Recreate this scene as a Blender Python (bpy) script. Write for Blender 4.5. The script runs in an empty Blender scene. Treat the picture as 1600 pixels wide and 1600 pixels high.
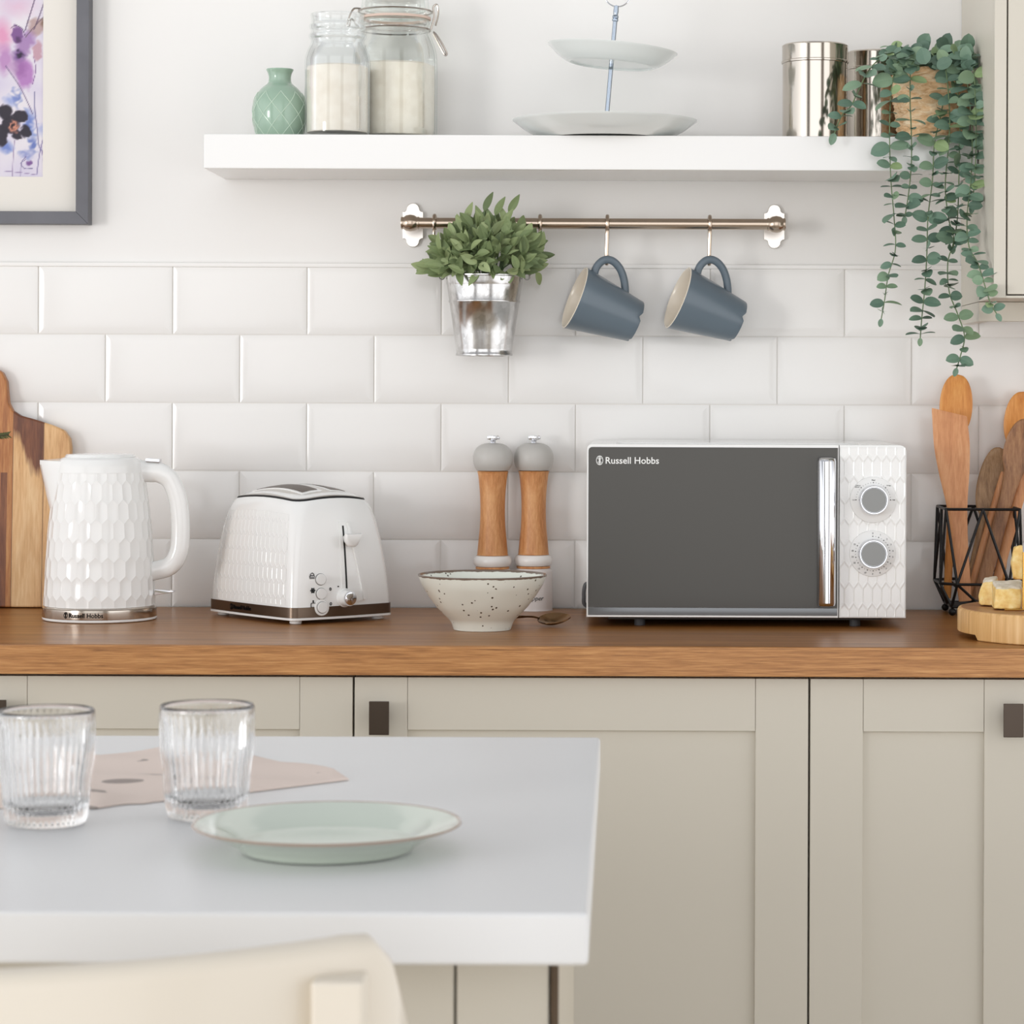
import bpy, bmesh, math, random
import numpy as np
from mathutils import Vector, Matrix, noise as mnoise
random.seed(7)
C = bpy.context.scene.collection
PI = math.pi
# ---------------------------------------------------------------- camera constants (metres)
F, VX, VY, CAMZ, DW, ROLL = 4160.0, 975.0, 610.0, 1.227, 4.0, 0.0038
def P(px, py, y):
    """a point of the room that lies y metres from the back wall, read off the photograph"""
    dx, dy = px - VX, py - VY
    dx, dy = dx + dy * ROLL, dy - dx * ROLL
    d = DW + y
    return Vector((dx * d / F, y, CAMZ - dy * d / F))
def PX(px, y): return P(px, VY, y).x
CZ = 0.9          # worktop height
# ---------------------------------------------------------------- colour / material helpers
def lin(c):
    out = []
    for k in c[:3]:
        k = k / 255.0
        out.append(k / 12.92 if k <= 0.04045 else ((k + 0.055) / 1.055) ** 2.4)
    return tuple(out) + (1.0,)
class NT:
    def __init__(s, name):
        s.m = bpy.data.materials.new(name); s.m.use_nodes = True
        s.t = s.m.node_tree; s.b = s.t.nodes['Principled BSDF']
    def n(s, kind, **kw):
        nd = s.t.nodes.new(kind)
        for k, v in kw.items(): setattr(nd, k, v)
        return nd
    def l(s, a, b): s.t.links.new(a, b)
    def val(s, sock, v):
        if isinstance(v, bpy.types.NodeSocket): s.l(v, sock)
        else: sock.default_value = v
    def math(s, op, a, b=0.0, clamp=False):
        nd = s.n('ShaderNodeMath', operation=op); nd.use_clamp = clamp
        s.val(nd.inputs[0], a); s.val(nd.inputs[1], b); return nd.outputs[0]
    def mix(s, f, a, b, mode='MIX'):
        nd = s.n('ShaderNodeMix', data_type='RGBA', blend_type=mode)
        s.val(nd.inputs[0], f); s.val(nd.inputs[6], a); s.val(nd.inputs[7], b); return nd.outputs[2]
    def ramp(s, f, stops):
        nd = s.n('ShaderNodeValToRGB'); e = nd.color_ramp.elements
        while len(e) < len(stops): e.new(0.5)
        for i, (p, c) in enumerate(stops):
            e[i].position = p; e[i].color = c if len(c) == 4 else lin(c)
        s.val(nd.inputs[0], f); return nd.outputs[0]
    def coord(s, scale=(1, 1, 1), rot=(0, 0, 0)):
        tc = s.n('ShaderNodeTexCoord'); mp = s.n('ShaderNodeMapping')
        mp.inputs['Scale'].default_value = scale; mp.inputs['Rotation'].default_value = rot
        s.l(tc.outputs['Object'], mp.inputs[0]); return mp.outputs[0]
    def noise(s, vec, scale, detail=3, rough=0.5, dist=0.0):
        nd = s.n('ShaderNodeTexNoise'); s.l(vec, nd.inputs['Vector'])
        nd.inputs['Scale'].default_value = scale; nd.inputs['Detail'].default_value = detail
        nd.inputs['Roughness'].default_value = rough; nd.inputs['Distortion'].default_value = dist
        return nd.outputs['Fac']
    def bump(s, h, strength=0.2, dist=0.001):
        nd = s.n('ShaderNodeBump'); nd.inputs['Strength'].default_value = strength
        nd.inputs['Distance'].default_value = dist; s.l(h, nd.inputs['Height']); s.l(nd.outputs[0], s.b.inputs['Normal'])
def mat(name, col, rough=0.5, metal=0.0, coat=0.0, trans=0.0, ior=1.45, spec=0.5, bump=None, vary=None, aniso=0.0, sss=0.0):
    t = NT(name); b = t.b
    b.inputs['Base Color'].default_value = lin(col); b.inputs['Roughness'].default_value = rough
    b.inputs['Metallic'].default_value = metal; b.inputs['Coat Weight'].default_value = coat
    b.inputs['Coat Roughness'].default_value = 0.05
    b.inputs['Transmission Weight'].default_value = trans; b.inputs['IOR'].default_value = ior
    b.inputs['Specular IOR Level'].default_value = spec; b.inputs['Anisotropic'].default_value = aniso
    if sss:
        b.inputs['Subsurface Weight'].default_value = sss; b.inputs['Subsurface Scale'].default_value = 0.01
    if vary:      # (second colour, noise scale)
        f = t.noise(t.coord(), vary[1], 4)
        t.l(t.mix(t.ramp(f, [(0.35, (0, 0, 0, 1)), (0.65, (1, 1, 1, 1))]), lin(col), lin(vary[0])), b.inputs['Base Color'])
    if bump:      # (noise scale, strength)
        t.bump(t.noise(t.coord(), bump[0], 4), bump[1], bump[2] if len(bump) > 2 else 0.001)
    return t.m
def wood(name, dark, mid, light, stretch, scale=20, rough=0.4, coat=0.0, fine=6.0, bumpk=0.12, spec=0.5):
    """stretch: per-axis factors, small along the grain"""
    t = NT(name); v = t.coord(stretch)
    n1 = t.noise(v, scale, 5, 0.6, 0.6); n2 = t.noise(v, scale * fine, 3, 0.6)
    f = t.math('ADD', t.math('MULTIPLY', n1, 0.65), t.math('MULTIPLY', n2, 0.35))
    t.l(t.ramp(f, [(0.33, dark), (0.5, mid), (0.67, light)]), t.b.inputs['Base Color'])
    t.b.inputs['Roughness'].default_value = rough; t.b.inputs['Coat Weight'].default_value = coat
    t.b.inputs['Coat Roughness'].default_value = 0.12; t.b.inputs['Specular IOR Level'].default_value = spec
    t.bump(n2, bumpk, 0.0006); return t.m
# ---------------------------------------------------------------- mesh helpers
def crom(pts, n=6, closed=False):
    """smooth curve through points"""
    p = [Vector(q) for q in pts]; out = []; N = len(p)
    for i in range(N if closed else N - 1):
        a = p[(i - 1) % N] if (closed or i > 0) else p[i] * 2 - p[i + 1]
        b, c = p[i], p[(i + 1) % N]
        d = p[(i + 2) % N] if (closed or i + 2 < N) else c * 2 - b
        for k in range(n):
            t = k / n
            out.append(0.5 * ((2 * b) + (c - a) * t + (2 * a - 5 * b + 4 * c - d) * t * t + (3 * b - a - 3 * c + d) * t ** 3))
    if not closed: out.append(p[-1])
    return out
class MB:
    def __init__(s): s.v = []; s.f = []; s.hard = False
    def add(s, vs, fs, M=None):
        o = len(s.v)
        s.v += [tuple(M @ Vector(q)) if M is not None else tuple(q) for q in vs]
        s.f += [tuple(i + o for i in f) for f in fs]; return s
    def bm(s, bm, M=None):
        s.hard = True
        bm.verts.index_update()
        s.add([v.co.copy() for v in bm.verts], [[v.index for v in f.verts] for f in bm.faces], M); bm.free(); return s
    def box(s, x0, x1, y0, y1, z0, z1, bev=0.0, seg=2, M=None):
        bm = bmesh.new(); bmesh.ops.create_cube(bm, size=1)
        for v in bm.verts:
            v.co = Vector(((x0 + x1) / 2 + v.co.x * (x1 - x0), (y0 + y1) / 2 + v.co.y * (y1 - y0), (z0 + z1) / 2 + v.co.z * (z1 - z0)))
        if bev: bmesh.ops.bevel(bm, geom=bm.edges[:], offset=bev, segments=seg, profile=0.5, affect='EDGES')
        return s.bm(bm, M)
    def lathe(s, prof, seg=48, M=None, fn=None):
        vs, rings = [], []
        for r, z in prof:
            if r < 1e-6: rings.append([len(vs)]); vs.append((0, 0, z))
            else:
                st = len(vs)
                for i in range(seg):
                    a = 2 * PI * i / seg; rr = r * fn(a, z) if fn else r
                    vs.append((rr * math.cos(a), rr * math.sin(a), z))
                rings.append(list(range(st, st + seg)))
        fs = []
        for A, B in zip(rings, rings[1:]):
            for i in range(seg):
                j = (i + 1) % seg
                if len(A) == 1 and len(B) == 1: continue
                if len(A) == 1: fs.append((A[0], B[j], B[i]))
                elif len(B) == 1: fs.append((A[i], A[j], B[0]))
                else: fs.append((A[i], A[j], B[j], B[i]))
        return s.add(vs, fs, M)
    def tube(s, pts, r, seg=10, closed=False, M=None, flat=1.0, up=None):
        p = [Vector(q) for q in pts]; N = len(p); vs = []; fs = []
        R = r if isinstance(r, (list, tuple)) else [r] * N
        T = []
        for i in range(N):
            a = p[(i - 1) % N] if (closed or i) else p[i]; b = p[(i + 1) % N] if (closed or i < N - 1) else p[i]
            T.append((b - a).normalized())
        n = up.copy() if up is not None else Vector((0, 0, 1)).cross(T[0])
        n = n - T[0] * n.dot(T[0])
        if n.length < 1e-4: n = Vector((1, 0, 0)) - T[0] * T[0].x
        n.normalize()
        for i in range(N):
            n = n - T[i] * n.dot(T[i]); n.normalize(); b = T[i].cross(n)
            for k in range(seg):
                a = 2 * PI * k / seg
                vs.append(p[i] + (n * math.cos(a) + b * math.sin(a) * flat) * R[i])
        for i in range(N if closed else N - 1):
            for k in range(seg):
                k2 = (k + 1) % seg; j = (i + 1) % N
                fs.append((i * seg + k, i * seg + k2, j * seg + k2, j * seg + k))
        if not closed:
            fs.append(tuple(range(seg))[::-1]); fs.append(tuple((N - 1) * seg + k for k in range(seg)))
        return s.add(vs, fs, M)
    def prism(s, out, y0, y1, bev=0.0, seg=2, M=None):
        """outline in x,z extruded along y"""
        bm = bmesh.new()
        lo = [bm.verts.new((a, y0, b)) for a, b in out]; hi = [bm.verts.new((a, y1, b)) for a, b in out]
        f0 = bm.faces.new(lo); f1 = bm.faces.new(hi[::-1]); n = len(out)
        for i in range(n): bm.faces.new((lo[i], hi[i], hi[(i + 1) % n], lo[(i + 1) % n]))
        bmesh.ops.recalc_face_normals(bm, faces=bm.faces[:])
        if bev:
            ed = set(f0.edges) | set(f1.edges)
            bmesh.ops.bevel(bm, geom=list(ed), offset=bev, segments=seg, profile=0.5, affect='EDGES')
        return s.bm(bm, M)
    def loft(s, rings, cap=True, M=None):
        n = len(rings[0]); vs = [q for r in rings for q in r]; fs = []
        for i in range(len(rings) - 1):
            for k in range(n):
                k2 = (k + 1) % n
                fs.append((i * n + k, i * n + k2, (i + 1) * n + k2, (i + 1) * n + k))
        if cap: fs.append(tuple(range(n))[::-1]); fs.append(tuple((len(rings) - 1) * n + k for k in range(n)))
        return s.add(vs, fs, M)
    def cyl(s, c, r, h, axis='Z', seg=32, bev=0.0):
        pr = [(0, 0), (r - bev, 0), (r, bev), (r, h - bev), (r - bev, h), (0, h)] if bev else [(0, 0), (r, 0), (r, h), (0, h)]
        M = Matrix.Translation(c)
        if axis == 'Y': M = M @ Matrix.Rotation(PI / 2, 4, 'X')      # points to -y
        if axis == 'X': M = M @ Matrix.Rotation(PI / 2, 4, 'Y')
        return s.lathe(pr, seg, M)
def obj(name, mb, m, parent=None, loc=None, sharp=35, rot=None):
    me = bpy.data.meshes.new(name); me.from_pydata(mb.v, [], mb.f); me.validate(); me.update()
    bm = bmesh.new(); bm.from_mesh(me); bmesh.ops.recalc_face_normals(bm, faces=bm.faces[:]); bm.to_mesh(me); bm.free()
    if sharp:
        me.shade_smooth(); me.set_sharp_from_angle(angle=math.radians(sharp))
    me.materials.append(m)
    o = bpy.data.objects.new(name, me); C.objects.link(o)
    if mb.hard and sharp:
        wn = o.modifiers.new('weighted normals', 'WEIGHTED_NORMAL'); wn.keep_sharp = True; wn.weight = 100
    if parent: o.parent = parent
    if loc is not None: o.location = loc
    if rot is not None: o.rotation_euler = rot
    return o
def tag(o, label=None, cat=None, group=None, kind=None):
    if label: o['label'] = label
    if cat: o['category'] = cat
    if group: o['group'] = group
    if kind: o['kind'] = kind
    return o
def thing(name, label, cat, loc=(0, 0, 0), rz=0.0, group=None):
    o = bpy.data.objects.new(name, None); C.objects.link(o); o.empty_display_size = 0.05
    o.location = loc; o.rotation_euler = (0, 0, rz); return tag(o, label, cat, group)
def struct(name, mb, m, sharp=35): return tag(obj(name, mb, m, sharp=sharp), kind='structure')
def dup(root, loc, label=None, parent=None):
    c = root.copy(); C.objects.link(c)
    if parent: c.parent = parent
    if loc is not None: c.location = loc
    if label: c['label'] = label
    for ch in list(root.children): dup(ch, None, None, c)
    return c
def rrect(hw, hl, r, n=6):
    out = []
    for cx, cy, a0 in ((hw - r, hl - r, 0), (-hw + r, hl - r, PI / 2), (-hw + r, -hl + r, PI), (hw - r, -hl + r, 1.5 * PI)):
        for k in range(n + 1):
            a = a0 + PI / 2 * k / n; out.append((cx + r * math.cos(a), cy + r * math.sin(a)))
    return out
def rr_xz(x0, x1, z0, z1, r, n=6):
    return [((x0 + x1) / 2 + a, (z0 + z1) / 2 + b) for a, b in rrect((x1 - x0) / 2, (z1 - z0) / 2, r, n)]
def hexskin(mb, fn, cols, rows, depth, wrap=True, inset=0.84, straight=0.62):
    """elongated honeycomb; fn(u in 0..cols, v in 0..1, inward depth) gives the surface"""
    pitch = 1.0 / rows; b = pitch * 0.65; a = pitch - b
    for j in range(-1, rows + 2):
        for i in range(-1, cols + 1):
            u0 = i + 0.5 + 0.5 * (j % 2); v0 = j * pitch
            if wrap and not (0 <= i < cols): continue
            cell = [(0, b), (0.5, a), (0.5, -a), (0, -b), (-0.5, -a), (-0.5, a)]
            def q(k, sc, dp):
                u, v = u0 + cell[k][0] * sc, v0 + cell[k][1] * sc
                v = min(1.0, max(0.0, v))
                if not wrap: u = min(float(cols), max(0.0, u))
                return (u, v, dp)
            outer = [q(k, 1, 0) for k in range(6)]; inner = [q(k, inset, depth) for k in range(6)]
            if max(o[1] for o in outer) - min(o[1] for o in outer) < 0.25 * pitch: continue
            if max(o[0] for o in outer) - min(o[0] for o in outer) < 0.25: continue
            mb.add([fn(*o) for o in outer] + [fn(*o) for o in inner],
                   [(0, 1, 7, 6), (1, 2, 8, 7), (2, 3, 9, 8), (3, 4, 10, 9), (4, 5, 11, 10), (5, 0, 6, 11), (6, 7, 8, 9, 10, 11)])
def text(mb, s, width, M, ext=0.00015, bend=None, height=None, bold=0.0):
    cu = bpy.data.curves.new('tmp', 'FONT'); cu.body = s; cu.align_x = 'CENTER'; cu.align_y = 'CENTER'; cu.size = 1; cu.extrude = 0.02
    cu.offset = bold; cu.resolution_u = 3
    o = bpy.data.objects.new('tmp', cu); C.objects.link(o)
    me = bpy.data.meshes.new_from_object(o.evaluated_get(bpy.context.evaluated_depsgraph_get()))
    co = [v.co.copy() for v in me.vertices]; fs = [tuple(p.vertices) for p in me.polygons]
    xs = [c.x for c in co]; w = max(xs) - min(xs); mx = (max(xs) + min(xs)) / 2
    ys = [c.y for c in co]; my = (max(ys) + min(ys)) / 2; k = width / w if width else height / (max(ys) - min(ys))
    vs = [Vector(((c.x - mx) * k, (c.y - my) * k, c.z / 0.02 * ext)) for c in co]
    if bend: vs = [bend(v) for v in vs]
    mb.add(vs, fs, M)
    bpy.data.objects.remove(o); bpy.data.curves.remove(cu); bpy.data.meshes.remove(me)
def emblem(mb, cx, h, M, bend=None):
    """oval badge of crossing threads"""
    tmp = MB(); w = h * 0.36
    el = lambda a, sc=1: (cx + w * sc * math.cos(a), h / 2 * sc * math.sin(a), 0.0)
    tmp.tube([el(2 * PI * k / 24) for k in range(24)], h * 0.035, 5, True)
    for k in range(3):
        a = 0.6 + 0.55 * k
        tmp.tube([el(a), (cx + w * 0.2 * (k - 1), 0, 0), el(-a)], h * 0.03, 5)
        tmp.tube([el(PI - a), (cx + w * 0.2 * (1 - k), 0, 0), el(PI + a)], h * 0.03, 5)
    mb.add([bend(Vector(v)) for v in tmp.v] if bend else tmp.v, tmp.f, M)
FRONT = Matrix.Rotation(PI / 2, 4, 'X')       # text plane turned to face -y
# ---------------------------------------------------------------- leaves
def leaf(L, W, fold=0.25, curl=0.3, round_=0.5, n=9):
    """blade along +x, facing +z"""
    vs = []; fs = []
    for i in range(n + 1):
        t = i / n
        w = W / 2 * (math.sin(PI * min(1, t ** (0.78 + 0.14 * round_)))) ** (0.85 - 0.33 * round_) if 0 < t < 1 else 0.0006
        x = L * t; z = -curl * L * t * t
        vs += [(x, -w, z + fold * w), (x, 0, z), (x, w, z + fold * w)]
    for i in range(n):
        a = i * 3; fs += [(a, a + 3, a + 4, a + 1), (a + 1, a + 4, a + 5, a + 2)]
    return vs, fs
def aim(pos, direction, normal):
    x = Vector(direction).normalized(); z = Vector(normal); z = z - x * z.dot(x)
    if z.length < 1e-3: z = Vector((0, -1, 0.3)) - x * Vector((0, -1, 0.3)).dot(x)
    z.normalize(); y = z.cross(x)
    return Matrix(((x.x, y.x, z.x, pos[0]), (x.y, y.y, z.y, pos[1]), (x.z, y.z, z.z, pos[2]), (0, 0, 0, 1)))
# ================================================================ MATERIALS
WHITEPAINT = mat('white wall paint', (232, 230, 227), 0.75, bump=(300, 0.04))
TILE = mat('white glazed tile', (233, 231, 228), 0.12, spec=0.4, bump=(14, 0.05, 0.002))
GROUT = mat('pale grout', (228, 225, 220), 0.9)
SHELFW = mat('white gloss shelf', (233, 232, 230), 0.2, coat=0.15)
GLOSSW = mat('white gloss plastic', (236, 236, 234), 0.14, coat=0.3)
SATINW = mat('white satin plastic', (232, 232, 230), 0.35)
SAGE = mat('stone grey cabinet paint', (205, 199, 186), 0.42, bump=(220, 0.02))
SAGEIN = mat('stone grey carcass', (196, 188, 172), 0.55)
CHROME = mat('chrome', (225, 226, 230), 0.06, 1.0)
STEEL = mat('polished steel', (196, 188, 178), 0.13, 1.0)
NICKEL = mat('brushed nickel', (188, 172, 156), 0.24, 1.0)
PLATE_NI = mat('satin nickel plate', (226, 220, 213), 0.3, 1.0)
DARKSTEEL = mat('bronzed steel', (118, 104, 92), 0.28, 1.0)
BLACK = mat('black', (18, 18, 18), 0.5)
INK = mat('black print', (16, 15, 15), 0.8, spec=0.1)
WIRE = mat('black wire', (24, 23, 23), 0.4, 0.3)
CREAMC = mat('cream glaze', (226, 216, 200), 0.2)
WALNUT = wood('oiled walnut worktop', (120, 74, 34), (152, 101, 50), (180, 126, 70), (0.5, 9, 9), 7, 0.34, 0.06, 6, 0.08, 0.22)
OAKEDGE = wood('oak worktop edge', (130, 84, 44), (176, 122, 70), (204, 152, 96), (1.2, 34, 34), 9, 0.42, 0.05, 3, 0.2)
# ================================================================ ROOM
mb = MB(); mb.box(-2.6, 2.4, 0.0, 0.12, 0.0, 2.7); struct('wall_back', mb, WHITEPAINT)
mb = MB(); mb.box(-2.6, 2.4, -6.0, 0.12, -0.05, 0.0)
FLOOR = wood('pale oak floor', (190, 176, 156), (212, 199, 180), (226, 214, 198), (0.5, 5, 5), 8, 0.45)
struct('floor', mb, FLOOR)
# bevelled metro tiles, one bonded surface
mb = MB(); mb.box(-1.6, 1.6, -0.0035, 0.0, 0.898, 1.411)
struct('wall_back_grout', mb, GROUT)
tb = MB(); Z0 = 0.9005; RP = 0.1022; CP = 0.2016
for r in range(5):
    z0 = Z0 + r * RP; z1 = z0 + RP - 0.0017
    off = 0.0280 if r % 2 == 1 else 0.1288
    for k in range(-9, 9):
        x0 = off + k * CP + 0.0009; x1 = x0 + CP - 0.0018
        if x1 < -1.6 or x0 > 1.6: continue
        e = 0.0125; yb, ye, yf = -0.0030, -0.0050, -0.0086
        o = [(x0, z0), (x1, z0), (x1, z1), (x0, z1)]; i_ = [(x0 + e, z0 + e), (x1 - e, z0 + e), (x1 - e, z1 - e), (x0 + e, z1 - e)]
        vs = [(a, yb, b) for a, b in o] + [(a, ye, b) for a, b in o] + [(a, yf, b) for a, b in i_]
        fs = [(8, 9, 10, 11)]
        for q in range(4):
            w = (q + 1) % 4; fs += [(q, w, 4 + w, 4 + q), (4 + q, 4 + w, 8 + w, 8 + q)]
        tb.add(vs, fs)
struct('wall_back_tiles', tb, TILE, sharp=20)
mb = MB(); mb.box(-1.6, 1.6, -0.0075, 0.0, 1.4095, 1.4165, 0.002); struct('trim_1', mb, TILE)
# ================================================================ WORKTOP AND BASE CABINETS
wt = thing('worktop', 'long brown wooden kitchen worktop with square oak front edge above the grey cabinets', 'worktop', (0, 0, 0))
mb = MB(); mb.box(-1.7, 1.3, -0.598, -0.0105, 0.8625, CZ, 0.0015); obj('slab', mb, WALNUT, wt)
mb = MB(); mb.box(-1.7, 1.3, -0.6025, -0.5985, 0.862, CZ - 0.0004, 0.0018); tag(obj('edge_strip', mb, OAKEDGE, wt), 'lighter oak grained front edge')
HANDLEM = mat('dark bronze handle', (86, 76, 68), 0.35, 0.85)
def base_cabinet(x0, x1, hside, label):
    cx = (x0 + x1) / 2
    t = thing('base_cabinet', label, 'cabinet', (cx, -0.29, 0), group='grey shaker base cabinets under the worktop')
    h = (x1 - x0) / 2
    b = MB(); b.box(-h + 0.0005, h - 0.0005, -0.268, 0.275, 0.12, 0.861); obj('carcass', b, SAGEIN, t)
    b = MB(); b.box(-h, h, -0.22, 0.2, 0.0, 0.119); obj('plinth', b, SAGEIN, t)
    g = 0.0013; hh = h - g; zt, zb = 0.8575, 0.128; st = 0.0678; yf, yk = -0.29, -0.2685
    d = MB()
    d.box(-hh, -hh + st, yf, yk, zb, zt, 0.0009); d.box(hh - st, hh, yf, yk, zb, zt, 0.0009)
    d.box(-hh + st + .0003, hh - st - .0003, yf + .0004, yk, zt - st, zt, 0.0009); d.box(-hh + st + .0003, hh - st - .0003, yf + .0004, yk, zb, zb + st, 0.0009)
    d.box(-hh + st - 0.004, hh - st + 0.004, yf + 0.0075, yk, zb + st - 0.004, zt - st + 0.004)
    dr = obj('door', d, SAGE, t)
    hx = (-hh + 0.0335) if hside < 0 else (hh - 0.0335)
    k = MB(); k.box(hx - 0.0128, hx + 0.0128, yf - 0.024, yf - 0.020, 0.786, 0.829, 0.0008); k.box(hx - 0.006, hx + 0.006, yf - 0.0205, yf + 0.001, 0.80, 0.815)
    tag(obj('handle', k, HANDLEM, dr), 'dark bronze square plate handle')
    return t
YD = -0.58
base_cabinet(PX(-40, YD), PX(554.3, YD), -1, 'grey shaker base cabinet at the left, below the white kettle')
base_cabinet(PX(554.3, YD), PX(1266.5, YD), -1, 'widest grey shaker base cabinet, below the bowl and microwave')
base_cabinet(PX(1266.5, YD), PX(1624, YD), 1, 'narrow grey shaker base cabinet at the right, below the round cheese board')
for x0_, x1_, h_ in ((PX(-40, YD) - 0.6, PX(-40, YD), 1), (PX(1624, YD), PX(1624, YD) + 0.6, -1)):      # the run goes on past the frame
    q = base_cabinet(x0_, x1_, h_, 'x'); del q['label'], q['category'], q['group']; q['kind'] = 'structure'
# ================================================================ WALL CABINET (right)
t = thing('wall_cabinet', 'grey wall cabinet at the upper right beside the white shelf', 'cabinet', (0.505, 0, 1.3555))
b = MB(); b.box(0, 0.018, -0.341, -0.0015, 0, 0.95); b.box(0.482, 0.5, -0.341, -0.0015, 0, 0.95); b.box(0.018, 0.482, -0.341, -0.0015, 0, 0.018); b.box(0.018, 0.482, -0.341, -0.0015, 0.932, 0.95)
b.box(0.018, 0.482, -0.02, -0.0015, 0.018, 0.932); obj('carcass', b, SAGE, t)
b = MB(); b.box(0, 0.0165, -0.36, -0.3415, 0, 0.95, .0005); b.box(0.0165, 0.5, -0.36, -0.3415, 0, 0.003); obj('face_frame', b, SAGE, t)
b = MB(); b.box(0.0185, 0.088, -0.3615, -0.3425, 0.005, 0.945, .0008); b.box(0.43, 0.498, -0.3615, -0.3425, 0.005, 0.945, .0008); b.box(0.0885, 0.4295, -0.3612, -0.3425, 0.005, 0.073, .0008); b.box(0.0885, 0.4295, -0.3612, -0.3425, 0.877, 0.945, .0008); b.box(0.085, 0.433, -0.354, -0.343, 0.07, 0.88)
obj('door', b, SAGE, t)
b = MB(); b.box(0.0, 0.5, -0.205, -0.187, -0.028, -0.0005, .001); b.box(0.0, 0.018, -0.187, -0.0105, -0.028, -0.0005, .001); obj('pelmet', b, SAGE, t)
# ================================================================ SHELF
SZ = 1.591
SHX0 = -0.601
b = MB(); b.box(SHX0, 0.5035, -0.2, -0.0005, 1.5417, SZ, 0.0015)
tag(obj('floating_shelf', b, SHELFW), 'thick glossy white floating shelf with jars and a trailing plant on it', 'shelf')
SZ += 0.0004
# ---- green vase
GREEN = mat('celadon glaze', (150, 175, 156), 0.16, coat=0.4)
c = P(437, 200, -0.12); sc = 3.88 / F
prof = crom([(0.0, 0, 0.0), (0.030, 0, 0.0), (0.0335, 0, 0.004), (0.0385, 0, 0.024), (0.0396, 0, 0.042), (0.036, 0, 0.060), (0.027, 0, 0.073), (0.0178, 0, 0.081), (0.0162, 0, 0.088), (0.0172, 0, 0.095), (0.0198, 0, 0.1005), (0.0186, 0, 0.1012), (0.015, 0, 0.094), (0.014, 0, 0.086), (0.02, 0, 0.074)], 5)
def diam(a, z):
    if not 0.004 < z < 0.068: return 1.0
    n = 9; k = z / 0.0335
    u = a / (2 * PI) * n
    d1 = abs((u + k) % 1 - 0.5); d2 = abs((u - k) % 1 - 0.5)
    return 1 + 0.016 * max(0, 1 - min(0.5 - d1, 0.5 - d2) / 0.07) * min(1, (0.068 - z) / 0.008)
t = thing('bud_vase', 'small round celadon green bud vase with a diamond relief on the shelf', 'vase', (c.x, -0.12, SZ))
b = MB(); b.lathe([(max(0, q.x), q.z) for q in prof], 72); obj('body', b, GREEN, t, sharp=60)
pr_ = np.array([(q.x, q.z) for q in prof[5:40]]); b = MB()
for k in range(9):
    for sg in (-1, 1):
        pts = []
        for q in range(25):
            z = 0.003 + 0.064 * q / 24; a = 2 * PI * k / 9 + sg * 2 * PI / 9 * z / 0.0335; r = float(np.interp(z, pr_[:, 1], pr_[:, 0])) + 0.0001; pts.append((r * math.cos(a), r * math.sin(a), z))
        b.tube(pts, 0.00065, 5)
tag(obj('diamond_relief', b, mat('celadon relief', (186, 206, 188), 0.2, coat=0.3), t), 'paler diamond relief lines')
# ---- glass storage jars
def thinglass(name, face, edge):
    t = NT(name); t.t.nodes.remove(t.b); o = [n for n in t.t.nodes if n.type == 'OUTPUT_MATERIAL'][0]
    lw = t.n('ShaderNodeLayerWeight'); lw.inputs[0].default_value = 0.25; fr = t.n('ShaderNodeFresnel'); fr.inputs[0].default_value = 1.4
    tr = t.n('ShaderNodeBsdfTransparent'); t.l(t.ramp(lw.outputs['Facing'], [(0.0, face), (0.55, face), (0.95, edge)]), tr.inputs[0])
    gl = t.n('ShaderNodeBsdfGlossy'); gl.inputs['Roughness'].default_value = 0.02; gl.inputs[0].default_value = (1, 1, 1, 1)
    mx_ = t.n('ShaderNodeMixShader'); t.l(t.math('MINIMUM', fr.outputs[0], 0.45), mx_.inputs[0]); t.l(tr.outputs[0], mx_.inputs[1]); t.l(gl.outputs[0], mx_.inputs[2]); t.l(mx_.outputs[0], o.inputs[0]); return t.m
GLASS = thinglass('clear jar glass', (253, 254, 254), (196, 208, 202)); GREENGLASS = thinglass('greenish jar glass', (254, 255, 254), (184, 210, 198))
SUGAR = mat('white sugar', (240, 232, 220), 0.9, bump=(900, 0.3), vary=((232, 222, 208), 60))
def jar_shell(outer, th=0.0024, floor=0.006):
    o = crom([(r, 0, z) for r, z in outer], 5); o = [(max(0.0, q.x), q.z) for q in o]
    inner = [(max(0.0, r - th), z) for r, z in o if z > floor][::-1]
    inner += [(max(0, inner[-1][0] - 0.004), floor), (0.0, floor)]
    return [(0.0, 0.0)] + o + inner
cj = P(527, 200, -0.145)
t = thing('storage_jar', 'open-topped clear glass jar of white sugar with a ribbed screw neck', 'jar', (cj.x, -0.145, SZ))
JO = [(0.043, 0), (0.0462, 0.003), (0.0472, 0.012), (0.0472, 0.06), (0.0472, 0.104), (0.0462, 0.116), (0.042, 0.128), (0.0385, 0.135), (0.0382, 0.141), (0.0408, 0.144), (0.0412, 0.148), (0.0385, 0.151), (0.0378, 0.155), (0.0403, 0.158), (0.0405, 0.162), (0.0378, 0.165), (0.0376, 0.172), (0.0388, 0.176), (0.038, 0.1785)]
b = MB(); b.lathe(jar_shell(JO), 72); obj('glass', b, GLASS, t, sharp=60)
b = MB(); b.lathe([(0, 0.0068), (0.0435, 0.0068), (0.0441, 0.012), (0.0441, 0.101), (0.040, 0.1035), (0.02, 0.1015), (0, 0.103)], 56); tag(obj('contents', b, SUGAR, t), 'white sugar')
cj = P(617, 200, -0.066)
t = thing('clip_top_jar', 'tall clear clip-top glass jar half full of white sugar, wire bail clip', 'jar', (cj.x, -0.066, SZ))
JO = [(0.055, 0), (0.0598, 0.004), (0.0618, 0.014), (0.0622, 0.06), (0.062, 0.118), (0.0595, 0.138), (0.0545, 0.152), (0.0508, 0.162), (0.0502, 0.170), (0.053, 0.174), (0.053, 0.178), (0.050, 0.181)]
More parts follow.
